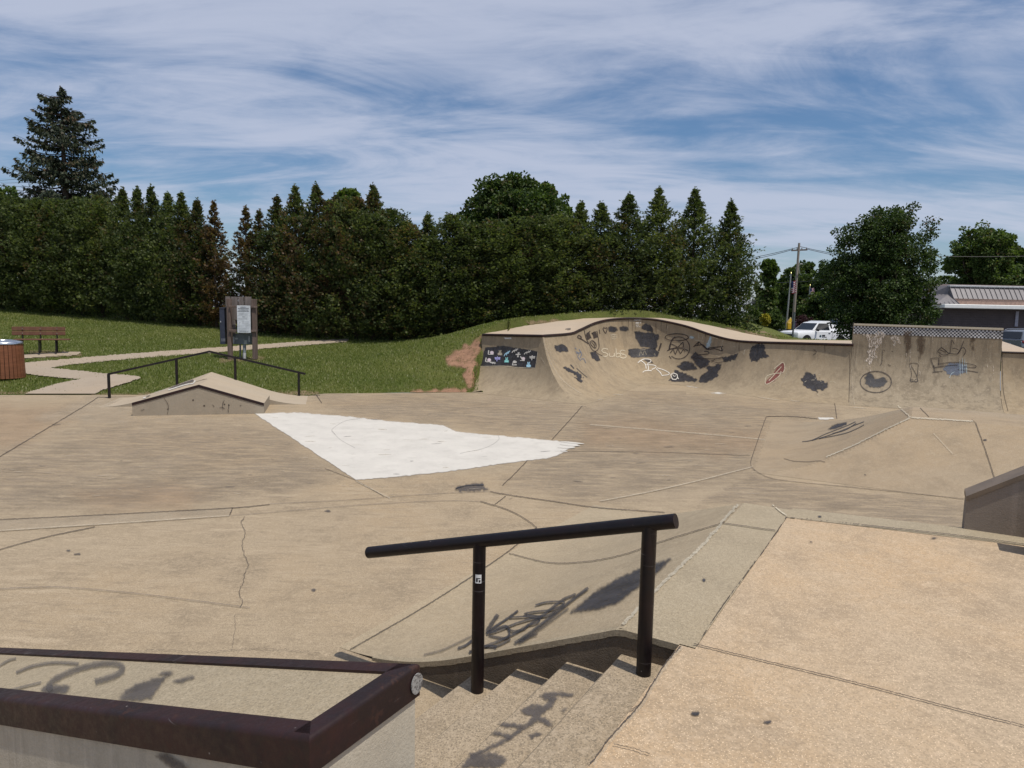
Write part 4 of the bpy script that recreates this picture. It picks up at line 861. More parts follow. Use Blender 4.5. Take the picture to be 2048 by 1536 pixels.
decal(qp, [m_chip], [blob(zD(p), step=1.2, soft=1.5, rough=4.5, nsc=6) for p in ([(985, 230), (1060, 215), (1120, 225), (1100, 270), (1070, 330), (1040, 400), (1010, 440), (985, 410), (1000, 330)], [(1140, 250), (1200, 220), (1212, 290), (1170, 300)], [(930, 215), (1030, 212), (1030, 228), (930, 228)], [(1500, 228), (1650, 230), (1640, 242), (1520, 238)])]
      + [stroke(zD([(x, y), (x+2, y+l)]), 1.2, taper=True, a=.8) for x, y, l in ((1010, 430, 60), (1280, 300, 180), (1430, 230, 60), (1520, 235, 70), (1585, 240, 40), (1255, 340, 60), (1345, 470, 40), (1888, 430, 120), (1840, 440, 60), (1800, 430, 30))], 'chipped_paint', into=vw_o)
decal(qp, [m_rustd], [blob(zD(p), step=1.5, soft=3, rough=3, nsc=5) for p in ([(1240, 212), (1290, 212), (1275, 330), (1255, 380)], [(1330, 217), (1380, 217), (1365, 360), (1340, 420)], [(1690, 230), (1712, 230), (1715, 340), (1700, 340)])], 'stain', into=vw_o)
decal(qp, [m_blacks], [stroke(zD(p), 1.5) for p in ([(1465, 345), (1490, 322), (1520, 342), (1537, 365), (1500, 370), (1465, 348)], [(1480, 335), (1520, 352)], [(1490, 318), (1545, 360), (1555, 310), (1560, 268), (1578, 298)], [(1540, 360), (1600, 362), (1625, 320), (1640, 277)], [(1565, 330), (1580, 325), (1605, 335)], [(1600, 360), (1635, 320), (1655, 345), (1640, 375)],
      [(1415, 395), (1470, 393), (1472, 438)], [(1420, 400), (1440, 455)], [(1475, 370), (1490, 385)], [(1470, 432), (1560, 420), (1640, 425), (1715, 440), (1718, 455), (1640, 450)], [(1440, 457), (1500, 446), (1600, 438)], [(1430, 487), (1500, 480)], [(1600, 470), (1680, 478), (1737, 488)], [(1440, 440), (1445, 480)])], 'graffiti')
decal(qp, [m_blacks], [stroke(zD(p), 1.2) for p in ([(1275, 430), (1305, 425), (1333, 432), (1335, 450), (1328, 515)], [(1278, 435), (1290, 500), (1280, 545)], [(1285, 440), (1320, 500), (1335, 545)], [(1278, 540), (1305, 550), (1335, 548)], [(1095, 340), (1090, 420), (1080, 440)], [(1100, 335), (1110, 345)], [(1130, 435), (1150, 445)], [(1155, 345), (1165, 350)])]+[stroke(zD(el(x, 543, 10, 10)), 1) for x in (1292, 1322)], 'graffiti')
decal(qp, [m_bluew], [blob(zD([(1505, 460), (1540, 430), (1620, 425), (1660, 450), (1650, 490), (1590, 505), (1530, 500)]), step=1.1, soft=1.5, rough=2)], 'graffiti')
decal(qp, [m_lblue], [stroke(zD([(x, y0_), (x+2, y1_)]), 1.3, taper=True) for x, y0_, y1_ in ((1615, 400, 515), (1632, 385, 500), (1648, 395, 480), (1660, 420, 500))]+[stroke(zD([(1545, 525), (1560, 495), (1580, 485)]), 1)], 'paint_drip', into=vw_o)
decal(qp, [m_joint], [stroke(zD(p), .9) for p in ([(870, 360), (876, 430), (868, 690)], [(1902, 345), (1905, 560), (1915, 650), (1940, 750)], [(705, 300), (708, 350)])]+[stroke(zD([(630, 335), (650, 350), (630, 370)]), 1.2)], 'expansion_joint', into=vw_o)
decal(qp, [m_edge], [stroke(zD([(886, 470), (890, 560), (895, 640), (905, 710)]), 1), stroke(zD([(520, 300), (500, 380), (440, 520), (400, 590)]), 1.4, a=.6)]+[stroke(zD([(x, y), (x+RNG.normal(0, 1), y+RNG.uniform(5, 40))]), .8, taper=True, a=.6) for x, y in RNG.uniform((920, 240), (1880, 650), (90, 2))], 'paint_scratch', into=vw_o)
# pyramid
decal(pyo, [m_black], [blob(zP([(712, 266), (760, 236), (840, 218), (835, 240), (770, 262), (730, 272)]), step=1, soft=2, rough=1)]+[stroke(zP(p), 1.3) for p in ([(535, 355), (600, 345), (700, 300), (830, 250), (900, 218)], [(600, 348), (750, 300), (900, 240), (958, 218)], [(650, 335), (820, 300), (900, 270), (958, 240)], [(740, 300), (830, 275), (905, 228)])], 'graffiti')
decal(pyo, [m_edge2], [stroke(zP(p), 2.4, jit=.4, a=.8) for p in ([(1270, 195), (1100, 275), (900, 375), (700, 462)], [(1280, 192), (1500, 205), (1700, 218)], [(1185, 108), (1275, 190)])]+[stroke(zP([(1430, 300), (1560, 440)]), 2, a=.4)], 'pale_edge', into=py_o)
decal(pyo, [m_joint], [stroke(zP(p), w*.68, jit=.2) for p, w in (([(640, 199), (480, 184), (340, 182), (303, 184), (283, 200), (230, 350), (182, 490)], 1.5), ([(1720, 232), (1790, 430), (1852, 622)], 2.2), ([(1690, 205), (1722, 232)], 1.2), ([(410, 470), (480, 488), (580, 492), (650, 486), (690, 495)], 1.2), ([(1340, 125), (1400, 185)], 1.6), ([(182, 490), (188, 525), (240, 570), (350, 612), (600, 641), (860, 666), (1300, 711), (1640, 746)], 1.0))], 'expansion_joint', into=py_o)
decal(pyo, [m_black], [blob(zP(el(1780, 343, 13, 6)[:-1]), step=1, soft=.8, rough=.8), blob(zP(el(963, 580, 8, 3)[:-1]), step=1, soft=.8, rough=.8)], 'spot', into=py_o)
# grind box
decal(fx, [m_greys], [blob(zX(p), step=1.2, soft=1.6, rough=1.6) for p in ([(610, 372), (700, 335), (830, 308), (848, 318), (780, 350), (700, 375), (640, 392)], [(395, 462), (440, 440), (450, 452), (405, 475)])], 'graffiti')
decal(fx, [m_wht], [stroke(zX(p), w) for p, w in (([(440, 440), (500, 425), (600, 395), (640, 392)], 2.2), ([(610, 405), (700, 375), (780, 352), (830, 345), (850, 320)], 2), ([(385, 476), (410, 470)], 2), ([(835, 340), (845, 318)], 1.5))], 'graffiti')
decal(fx, [m_crack], [stroke(zX(p), .9, jit=.4) for p in ([(570, 470), (610, 540), (600, 620)], [(1110, 490), (1090, 530), (1095, 570)], [(1150, 520), (1140, 600)], [(365, 580), (395, 575)], [(1065, 560), (1090, 555), (1110, 565)], [(1000, 530), (1020, 550)])]+[blob(zX(el(x, y, 6, 5)[:-1]), step=.9, soft=.6, rough=.8) for x, y in ((605, 572), (928, 540), (1108, 528), (1150, 535), (830, 490), (1250, 540))], 'crack', into=box_o)

# ------------------------------------------------------------------ lawn
CTRL = [(-200, 790, 17.2, 0), (0, 790, 17.5, 0), (120, 790, 17.75, 0), (300, 789, 18.15, 0), (500, 790, 18.4, 0), (640, 788, 19.1, 0), (800, 786.5, 19.6, 0), (930, 785, 20.1, 0)]
PT = [far(x, y, Y) for x, y, Y, _ in CTRL]
for p in PT: p[2] = .0
for x, y, Y in ((25, 757, 19.3), (85, 708, 23.2), (0, 700, 24), (0, 655, 29), (0, 620, 34), (-220, 606, 35), (480, 720, 23.7), (300, 735, 21.4), (400, 650, 32), (560, 668, 30.5), (690, 682, 28.5), (600, 735, 21.8), (700, 740, 21.6), (720, 690, 27.5),
                (820, 692, 24.8), (880, 676, 24.6), (950, 656, 25), (1000, 647, 25.8), (1080, 640, 27.3), (1180, 635.2, 29), (1260, 633.6, 29.5), (900, 728, 21.4), (850, 755, 20.6), (945, 690, 22.2), (962, 672, 22.4),
                (1330, 637, 28.7), (1440, 656, 27), (1500, 668, 25.8), (1560, 678.5, 24.8), (1640, 683, 24.2), (1700, 684, 24.0), (1540, 652, 48), (1560, 668, 44), (1650, 703, 54)):
    PT.append(far(x, y, Y))
PT += [np.array(p, float) for p in ((-6, 33, 1.2), (0, 34, 1.1), (5, 34, 1.1), (10, 33, .9), (-40, 36, 2.6), (-60, 20, 1.2), (-60, 60, 2.5), (-20, 60, 1.9), (0, 60, 1.0), (20, 45, .3), (20, 60, .2), (30, 26, .4), (40, 40, .2), (60, 60, .2), (15, 25.5, 1.1), (22, 25.5, .7), (30, 21, .5), (-100, 100, 1.5), (0, 100, .8), (100, 100, .3), (26, 70, .6), (60, 21, .2), (9, 28.5, 1.0), (12.5, 27, .75), (5.5, 31.5, 1.3), (16, 30, .5), (13, 38, .5))]
PT = np.array(PT)
def tps(r): return np.where(r > 1e-9, r*r*np.log(np.maximum(r, 1e-9)), 0)
XY = PT[:, :2]; NTP = len(XY); K = tps(np.linalg.norm(XY[:, None]-XY[None], axis=2))+np.eye(NTP)*.05
Pm = np.hstack([np.ones((NTP, 1)), XY]); Am = np.block([[K, Pm], [Pm.T, np.zeros((3, 3))]]); sol = np.linalg.solve(Am, np.concatenate([PT[:, 2], np.zeros(3)]))
def gz_raw(x, y):
    x = np.asarray(x, float); y = np.asarray(y, float); sh = x.shape; q = np.stack([x.ravel(), y.ravel()], 1)
    z = tps(np.linalg.norm(q[:, None]-XY[None], axis=2)) @ sol[:NTP]+sol[NTP]+q @ sol[NTP+1:]
    return z.reshape(sh)
def ground(x, y):
    x = np.asarray(x, float); y = np.asarray(y, float); z = gz_raw(x, y); w = np.clip((np.hypot(x, y)-80)/40, 0, 1); w = w*w*(3-2*w); z = z*(1-w)+.4*w
    return np.maximum(z, -.03)
lx = np.concatenate([[-600, -300, -160, -100], np.arange(-64, -24, 2), np.arange(-24, -2.5, .3), np.arange(-2.5, 1, .1), np.arange(1, 14, .3), np.arange(14, 40, 1.5), [44, 60, 90, 160, 300, 600]])
ly = np.concatenate([np.linspace(0, 10, 46), np.arange(10.4, 22, .5), [24, 28, 34, 42, 55, 75, 110, 180, 320, 700, 1500]])
_mid = (lipi*.5+bb*.5); _mid = _mid[_mid[:, 0] > -.2]; _mid = _mid[np.argsort(_mid[:, 0])]
def near_y(x):
    y = np.interp(x, [-60, -13.1, -9.6, -5.47, -5.36, -1.37, 60], [9.7, 17.49, 18.07, 18.55, 19.1, 20.06, 20.6]); return np.where(x < -.1, y, np.where(x < 60, np.interp(x, np.concatenate([_mid[:, 0], [13, 60]]), np.concatenate([_mid[:, 1], [21.5, 21.2]])), 21.2))
GX = np.repeat(lx[:, None], len(ly), 1); GY = near_y(lx)[:, None]+ly[None]
GZ = ground(GX, GY)
dk = np.clip((GX+1.0)/.6, 0, 1)*np.clip((11.5-GX)/1., 0, 1)
lw = MB(); lw.grid(np.stack([GX, GY, GZ], -1))
# keep the soil just under the concrete platform of the quarter pipe
PB = BVHTree.FromPolygons([Vector(p) for p in pf.v]+[Vector(p) for p in pf2.v], [list(f) for f in pf.f]+[[i+len(pf.v) for i in f] for f in pf2.f])
vv2 = []
for (x, y, z) in lw.v:
    if -2.6 < x < 18 and 18.5 < y < 30:
        l, nn, i, d = PB.ray_cast(Vector((x, y, 9)), Vector((0, 0, -1)))
        if l is not None: z = min(z, l.z-.06)
        if x > -1.6:
            l, nn, i, d = BVH.ray_cast(Vector((x, y, 9)), Vector((0, 0, -1)))
            if l is not None and l.z > .02: z = min(z, l.z-.05)
    vv2.append((x, y, z))
lw.v = vv2
LB = BVHTree.FromPolygons([Vector(p) for p in lw.v], lw.f)
n = NT('lawn_grass'); P = n.pos(); a = n.noise(P, .45, 4, .6); b2 = n.noise(P, 5, 6, .7); c2 = n.noise(P, 40, 4, .7)
c = n.mix(n.rng(a, .35, .68), (.098, .128, .028), (.170, .182, .052)); c = n.mix(n.math('MULTIPLY', n.rng(b2, .4, .7), .6), c, (.15, .145, .06)); c = n.mix(n.math('MULTIPLY', n.rng(c2, .45, .7), .5), c, (.060, .085, .020))
n.bump(n.math('ADD', c2, b2), .06); m_lawn = n.fin(c, .9, spec=.1)
m_dirt = paint('bare_red_soil', (.29, .165, .105), .95, .75, wscale=3.0, alpha=.9); m_dirt2 = paint('dry_soil', (.24, .175, .105), .95, .6, wscale=6.0, alpha=.8)
LM = [m_lawn, m_dirt, m_dirt2]
kw = dict(bvh=LB, lift=.012)
dirt = [(962, 674), (946, 686), (926, 694), (908, 704), (892, 718), (896, 732), (912, 737), (930, 740), (926, 752), (934, 772), (940, 785), (947, 760), (957, 700)]
fadd(lw, 1, blob(dirt, step=2.5, soft=3, rough=5, nsc=10, **kw)); d2 = [(810, 786), (860, 780), (930, 780), (940, 787), (860, 789), (800, 789)]; fadd(lw, 1, blob(d2, step=2.5, soft=3, rough=4, nsc=10, **kw))
for p in ([(60, 703), (155, 704), (165, 711), (60, 716)], [(440, 716), (530, 714), (525, 722), (440, 724)], [(1440, 654), (1530, 665), (1560, 676), (1470, 668)], [(0, 784), (190, 781), (190, 792), (0, 792)], [(185, 789), (640, 783), (640, 792), (185, 795)], [(1050, 643), (1130, 640), (1140, 646), (1060, 650)]):
    fadd(lw, 2, blob(p, step=2.5, soft=2, rough=3, nsc=8, **kw))
lw.build('lawn', LM, kind='structure', recalc=False)
# footpaths
PATHS = [[(45, 727.5), (250, 709.5), (437, 696), (560, 687.5), (690, 678.5), (700, 680), (690, 684.5), (560, 695), (512, 699), (281, 716.6), (146, 729), (97, 737), (45, 736)],
         [(-40, 736), (50, 729), (97, 737.5), (200, 748.5), (270, 754), (282, 757.5), (255, 766), (200, 783), (184, 793), (40, 793), (110, 771), (164, 760), (120, 757), (50, 749), (-40, 751)]]
fp = MB()
for i, p in enumerate(PATHS): fp.add(*[q for q in (lambda d: (d[0], d[1], None))(blob(p, step=1.1, soft=.05, rough=.8, nsc=5, lift=.022+.012*i, bvh=LB, aspect=1.3))])
fp.a = [1.0]*len(fp.v)
fp.build('footpath', m_path, kind='structure', recalc=False)
pad = MB(); d = blob([(46, 711.5), (150, 705.5), (160, 706.5), (152, 711), (46, 717.5)], step=1.6, soft=.05, rough=.2, lift=.03, bvh=LB); pad.add(d[0], d[1]); pad.build('bench_pad', m_path, kind='structure', recalc=False)
# grass blades
def in_polys(px, py, polys):
    r_ = np.zeros(px.shape, bool)
    for p in polys: r_ |= sdist(p, px, py) > 0
    return r_
def projv(p):
    d = p-_C; w = d @ _f; return 1024+FPX*(d @ _r)/w, 768-FPX*(d @ _u)/w
N = 560000
x = RNG.uniform(-29, 13, N); y = RNG.uniform(17.4, 39, N)
ok = (y > near_y(x)+.02) & (np.abs(x/y) < .80) & ~((x > -1) & (y < 22.5)); dens = np.clip(1.15-(y-17)/26, .25, 1); ok &= RNG.random(N) < dens
x, y = x[ok], y[ok]; z = ground(x, y); p = np.stack([x, y, z], 1); px_, py_ = projv(p)
bare = in_polys(px_, py_, PATHS+[dirt, d2, [(46, 709), (160, 705), (160, 708), (46, 719)]]) & (RNG.random(len(x)) < .96)
onpf = np.array([(1 < 2) and (-1.6 < a < 14 and b_ < 30 and PB.ray_cast(Vector((a, b_, 9)), Vector((0, 0, -1)))[0] is not None) for a, b_ in zip(x, y)])
p = p[~(bare | onpf)]; n_ = len(p)
th = RNG.uniform(0, 2*math.pi, n_); h = RNG.uniform(.03, .075, n_)*(1+.5*(smooth_noise(p[:, 0]+90, p[:, 1], 1.3, 5)-.5)); wd = RNG.uniform(.008, .016, n_)
dx = np.stack([np.cos(th), np.sin(th), 0*th], 1); ln = np.stack([np.cos(th+1.3), np.sin(th+1.3), 0*th], 1)*(h*RNG.uniform(.1, .7, n_))[:, None]
tri = np.stack([p-dx*wd[:, None], p+dx*wd[:, None], p+ln+np.stack([0*h, 0*h, h], 1)], 1).reshape(-1, 3)
m_blade = leaf('grass_blade', (.118, .156, .032), (.228, .246, .078), (.42, .40, .26), .45, False, .6)
g = np_mesh('grass', tri, 3, m_blade, attrs={'tint': np.repeat(RNG.random(n_), 3)}); tag(g, kind='stuff')

# ------------------------------------------------------------------ foliage
def sprays(Pp, D, size, nl, rng, spread=.9, wid=.22, droop=0.0):
    n = len(Pp); D = D/np.linalg.norm(D, axis=1, keepdims=True); rv = rng.normal(size=(n, 3)); Sd = np.cross(D, rv); Sd /= np.linalg.norm(Sd, axis=1, keepdims=True)
    out = []; tin = []; tb = rng.random(n)
    for k in range(nl):
        a = ((k+.5)/nl-.5)*2*spread+rng.normal(0, .12, n); L = size*(1-.35*np.abs(a)/max(spread, .01))*rng.uniform(.75, 1.1, n)
        d = D*np.cos(a)[:, None]+Sd*np.sin(a)[:, None]; d[:, 2] -= droop; d /= np.linalg.norm(d, axis=1, keepdims=True)
        s_ = np.cross(d, np.cross(D, Sd)); s_ /= np.maximum(np.linalg.norm(s_, axis=1, keepdims=True), 1e-6); mid = Pp+d*(L*.55)[:, None]; w = (L*wid)[:, None]
        out.append(np.stack([Pp, mid+s_*w, Pp+d*L[:, None], mid-s_*w], 1)); tin.append(np.clip(tb+rng.normal(0, .12, n), 0, 1))
    return np.concatenate(out).reshape(-1, 3), np.repeat(np.concatenate(tin), 4)
def limb_mesh(name, limbs, mat, parent, n=7):
    b = MB()
    for path, r in limbs: b.tube(path, r, n)
    return b.build(name, mat, parent, True)
m_bark = plain('bark', (.085, .062, .045), .9, scale=12, vary=.4, bump=.02, bscale=15)
m_arb = leaf('arborvitae_foliage', (.046, .069, .026), (.130, .155, .060), None, .40)
m_spr = leaf('spruce_foliage', (.016, .026, .014), (.044, .056, .028), (.075, .068, .04), .15)
m_dec = leaf('broadleaf_foliage', (.038, .068, .018), (.105, .150, .040), None, .36)
m_dec2 = leaf('light_broadleaf_foliage', (.055, .092, .018), (.120, .165, .040), None, .38)
m_map = leaf('maple_foliage', (.026, .050, .012), (.085, .128, .034), None, .3)
m_red_f = leaf('purple_shrub_foliage', (.030, .010, .014), (.065, .020, .024), None, .2, False)
m_yel_f = leaf('yellow_shrub_foliage', (.22, .20, .02), (.42, .36, .04), None, .2, False)
def arbor(seed, Ht, Rb, dens=1.0, size=.125, full=0.0):
    rng = np.random.default_rng(seed); root = thing('arborvitae', (0, 0, 0), None, None)
    rt = lambda t: Rb*np.interp(t, [0, .06, .3, .55, .72, .84, .93, 1], np.array([.84, 1.0, 1, .84, .52, .25, .13, .03])*(1-full)+full*np.array([.8, 1, 1, 1, .97, .80, .42, .05]))
    nb = int(560*dens); Ps = []; Ds = []; limbs = [([(0, 0, 0), (.03, .02, Ht*.4), (0, .01, Ht*.98)], [.09, .06, .006])]
    for i in range(nb):
        t = rng.random()**.92*.985+.01; az = rng.random()*2*math.pi; L = float(rt(t))*rng.uniform(.62, 1.2)*(1+.09*math.sin(az*2+t*9+seed)+.09*math.sin(az*3-t*17+seed*2)); el_ = rng.uniform(.25, .85)+t*.12
        o = np.array([0, 0, t*Ht-.45*L*math.sin(el_)]); o[2] = max(o[2], .05); d = np.array([math.cos(az)*math.cos(el_*.8), math.sin(az)*math.cos(el_*.8), math.sin(el_*.8)])
        Lr = L/max(.25, math.cos(el_*.8))*(1+.35*t*rng.random()); Lr = min(Lr, L*1.7+.1)
        m = max(4, int(30*L/Rb)+6); s_ = (rng.random(m)**.55); pts = o+d*(s_*Lr)[:, None]+rng.normal(0, .055*(.4+L), (m, 3)); pts[:, 2] = np.clip(pts[:, 2], .04, Ht*1.0)
        Ps.append(pts); dd = d+rng.normal(0, .55, (m, 3)); dd[:, 2] += .15; Ds.append(dd)
        if i % 9 == 0: limbs.append(([o, o+d*Lr*.7], [.018, .004]))
    top = np.stack([rng.normal(0, .025, 30), rng.normal(0, .025, 30), Ht*rng.uniform(.86, 1.02, 30)], 1); Ps.append(top); Ds.append(np.stack([rng.normal(0, .6, 30), rng.normal(0, .6, 30), np.full(30, .8)], 1))
    Pp = np.concatenate(Ps); Dd = np.concatenate(Ds); vs_, tn = sprays(Pp, Dd, size, 4, rng, .85, .145)
    np_mesh('crown', vs_, 4, m_arb, root, {'tint': tn}); limb_mesh('trunk', limbs, m_bark, root, 5)
    return root
def broadleaf(name, seed, Ht, Rx, Rz, base, nclump, nleaf, leafs, mat, trunk=.16, lobes=9, ysq=1.0):
    rng = np.random.default_rng(seed); root = thing(name, (0, 0, 0), None, None); cz = Ht-Rz
    LC = []
    for i in range(lobes):
        a = rng.random()*6.28; q = rng.uniform(-.75, .8); r_ = math.sqrt(max(0.05, 1-q*q))*rng.uniform(.35, .68); LC.append((np.array([math.cos(a)*r_*Rx, math.sin(a)*r_*Rx*ysq, cz+q*Rz*.72]), rng.uniform(.36, .52)*min(Rx, Rz)*1.05))
    LC.append((np.array([0, 0, cz]), .72*min(Rx, Rz))); LC.append((np.array([rng.normal(0, .1)*Rx, 0, Ht-.34*Rz]), .36*min(Rx, Rz)))
    Ps = []; Ds = []; limbs = [([(0, 0, -.2), (trunk*.3, 0, base*.6), (0, .05, cz)], [trunk*1.25, trunk, trunk*.5])]
    for i in range(nclump):
        c_, r_ = LC[rng.integers(len(LC))]; d = rng.normal(size=3); d /= np.linalg.norm(d); d[2] *= (Rz/min(Rx, Rz))**.5; pc = c_+d*r_*rng.uniform(.72, 1.08)
        if pc[2] < base*.7: continue
        cr_ = rng.uniform(.5, 1.1)*.17*min(Rx, Rz)+.05; m = int(nleaf*rng.uniform(.6, 1.4)); q = rng.normal(size=(m, 3)); q /= np.linalg.norm(q, axis=1, keepdims=True); q *= (rng.random(m)**.4)[:, None]*cr_; q[:, 2] *= .7
        Ps.append(pc+q); dd = q/cr_+d*.5+rng.normal(0, .5, (m, 3)); dd[:, 2] -= .25; Ds.append(dd)
        if i % 6 == 0:
            s0 = np.array([0, 0, base*.6+(cz-base*.6)*rng.random()]); md = (s0+pc)/2+rng.normal(0, .08*Rx, 3); limbs.append(([s0, md, pc], [trunk*.32, trunk*.18, trunk*.06]))
    Pp = np.concatenate(Ps); vs_, tn = sprays(Pp, np.concatenate(Ds), leafs, 2, rng, .5, .34, .2)
    np_mesh('crown', vs_, 4, mat, root, {'tint': tn}); limb_mesh('trunk', limbs, m_bark, root, 6)
    return root
def place(o, p, sc=(1, 1, 1), rz=0.0, col=None, label=None, cat=None, group=None):
    o.location = tuple(float(q) for q in p); o.scale = sc; o.rotation_euler = (0, 0, rz); tag(o, label, cat, group)
    for ch in o.children:
        if col is not None: ch.color = col
    return o
def atg(px_, Y):
    q = far(px_, 640, Y); return np.array([q[0], q[1], float(ground(q[0], q[1]))])
# hedge row: (px of the top, py of the top, depth, brownness)
HED = [(-92, 392, 35, 0), (-48, 388, 34.8, 0), (-6, 390, 34.5, 0), (36, 396, 34.2, 0), (76, 398, 34, 0), (116, 400, 33.8, .05), (156, 396, 33.6, 0), (196, 392, 33.4, 0), (245, 380, 33, 0), (274, 379, 32.8, 0), (302, 374, 32.6, 0), (335, 388, 32.3, 0), (362, 387, 32, .1), (394, 401, 31.8, .2), (428, 405, 31.4, .5),
       (490, 417, 31, .45), (519, 423, 30.8, .34), (554, 395, 30.4, .24), (590, 374, 30, .22), (633, 371, 29.6, .22), (672, 392, 29.4, .2), (712, 396, 29.2, .15), (746, 371, 29, .12), (782, 420, 28.8, .1), (815, 446, 28.7, .15), (856, 430, 28.6, 0), (904, 430, 28.6, .05), (945, 448, 28.6, 0), (985, 440, 28.7, .05), (1028, 436, 28.8, 0), (1075, 430, 28.9, 0), (1118, 428, 29, .05),
       (1162, 407, 29.1, 0), (1203, 407, 29.2, 0), (1259, 389, 29.4, 0), (1319, 378, 29.6, 0), (1391, 380, 29.9, 0), (1464, 404, 30.3, 0)]
ORD = ['first', 'second', 'third', 'fourth', 'fifth', 'sixth', 'seventh', 'eighth', 'ninth', 'tenth', 'eleventh', 'twelfth', 'thirteenth', 'fourteenth', 'fifteenth', 'sixteenth', 'seventeenth', 'eighteenth', 'nineteenth', 'twentieth', 'twenty-first', 'twenty-second']
AH = 6.0
protos = [arbor(s, AH, 1.12) for s in (11, 12, 13, 14)]; fulls = [arbor(s, AH, 1.15, 1.15, .125, .75) for s in (31, 32, 33)]; thin = arbor(21, AH, .80, .42, .14)
used = set()
for i, (px_, py_, Y, br) in enumerate(HED):
    q = far(px_, py_, Y); g0 = float(ground(q[0], q[1])); Htt = q[2]-g0
    pr = thin if px_ in (428, 490, 519) else (fulls[i % 3] if px_ < 230 or 700 < px_ < 1130 and px_ not in (746, 856) else protos[(i*7+i//3) % 4])
    o = pr if pr.name not in used else copy_tree(pr); used.add(pr.name)
    right = len(HED)-1-i
    if px_ == 428: lab = 'browning sparse arborvitae on the left side of the thin gap in the hedge'
    elif px_ == 490: lab = 'sparse dying arborvitae on the right side of the thin gap in the hedge'
    elif px_ == 519: lab = 'thin half-brown arborvitae between the sparse gap and the thick browning trees'
    elif right < 6: lab = f"tall dark arborvitae with a free pointed spire, {ORD[right]} from the hedge's right end" if right else "tall dark arborvitae with a pointed spire at the hedge's right end"
    elif br >= .2 and px_ != 428: lab = f"arborvitae with brown patches in the hedge behind the signboard, {'left of the gap' if px_ < 428 else {554: 'nearest the gap', 590: 'second right of the gap', 633: 'third right of the gap', 672: 'fourth right of the gap'}.get(px_, 'right of the gap')}"
    elif px_ < -40: lab = 'dense green arborvitae continuing the left hedge beyond the left picture edge' if px_ > -60 else 'dense green arborvitae at the far left end of the hedge, outside the picture'
    elif px_ < 428: lab = f'dense green arborvitae in the left hedge, {ORD[i-2]} from the left picture edge'
    else: lab = f'dense dark arborvitae in the hedge behind the grass mound, {ORD[max(0, i-21)]} right of the brown patch'
    wx = 1.0 if px_ < 430 else 1.05
    if px_ > 1230: wx = 1.12
    place(o, (q[0], q[1], g0), (wx*(.96+.1*((i*37) % 10)/10), wx*(.96+.1*((i*53) % 10)/10), Htt/AH), (i*2.4) % 6.28, (br, ((i*29) % 17)/17, 0, 1), lab, 'tree', 'arborvitae in the hedge row')
# broadleaf trees
def tree(name, px_, ytop, Y, halfw_px, Rzf, base, ncl, nl, lf, mat, lab, seed, cat='tree', group=None, lobes=9, tk=.2, g=None, yb=None):
    q = far(px_, ytop, Y); g0 = float(ground(q[0], q[1])) if g is None else g; Htt = q[2]-g0; o = broadleaf(name, seed, Htt, halfw_px*Y/FPX, Htt*Rzf, base, ncl, nl, lf, mat, tk, lobes)
    return place(o, (q[0], q[1], g0), label=lab, cat=cat, group=group, rz=seed, col=(0, ((seed*29) % 17)/17, 0, 1))
tree('broadleaf_tree', 1025, 358, 46, 112, .36, 3, 520, 84, .25, m_dec, 'large round green broadleaf tree rising behind the middle of the hedge', 3, lobes=13, tk=.3)
tree('broadleaf_tree', 1096, 366, 47, 48, .30, 3, 190, 84, .25, m_dec, 'narrower green broadleaf tree against the right side of the large round one', 4, lobes=6, tk=.25)
tree('broadleaf_tree', 690, 376, 40, 44, .34, 3, 170, 55, .28, m_dec2, 'bright light green tree just behind the hedge, above the signboard end', 5, lobes=6)
tree('broadleaf_tree', 10, 378, 42, 60, .34, 3, 120, 50, .30, m_dec2, 'light green tree peeking over the hedge beside the spruce at far left', 8, lobes=6)
tree('maple_tree', 1764, 404, 34, 102, .52, .9, 760, 84, .125, m_map, 'bushy dark green maple between the white pickup and the brown building', 6, lobes=16, tk=.16)
tree('broadleaf_tree', 1975, 446, 78, 68, .44, 2, 460, 80, .32, m_dec, 'big rounded tree behind the brown building at the right', 7, lobes=12, tk=.4)
tree('broadleaf_tree', 2066, 480, 80, 46, .44, 2, 200, 50, .42, m_dec, 'tree cut by the right picture edge, behind the building', 9, lobes=8, tk=.3)
tree('young_tree', 1536, 509, 52, 22, .44, 1.5, 130, 40, .24, m_dec, 'slim young tree just right of the hedge end', 15, lobes=6, tk=.08)
tree('broadleaf_tree', 1600, 524, 92, 48, .48, 2, 260, 50, .42, m_dec, 'rounded background tree behind the utility pole', 16, lobes=9, tk=.3)
tree('broadleaf_tree', 1660, 520, 88, 42, .48, 2, 200, 50, .42, m_dec, 'background tree half hidden by the left side of the maple', 17, lobes=8, tk=.3)
tree('broadleaf_tree', 1560, 560, 105, 40, .48, 2, 160, 50, .44, m_dec, 'low background tree left of the flagpole, behind the grey house', 18, lobes=8, tk=.3)
tree('broadleaf_tree', 1650, 585, 70, 44, .48, .6, 160, 50, .34, m_dec, 'low green tree behind the second flagpole', 19, lobes=8, tk=.2)
tree('broadleaf_tree', 1895, 548, 98, 36, .48, 2, 160, 50, .44, m_dec, 'distant tree seen between the maple and the big rounded tree', 20, lobes=8, tk=.3)
tree('broadleaf_tree', 1525, 580, 56, 34, .48, .3, 150, 46, .22, m_dec, 'dark leafy bush beside the hedge end, above the yellow shrub', 22, 'shrub', lobes=7, tk=.08)
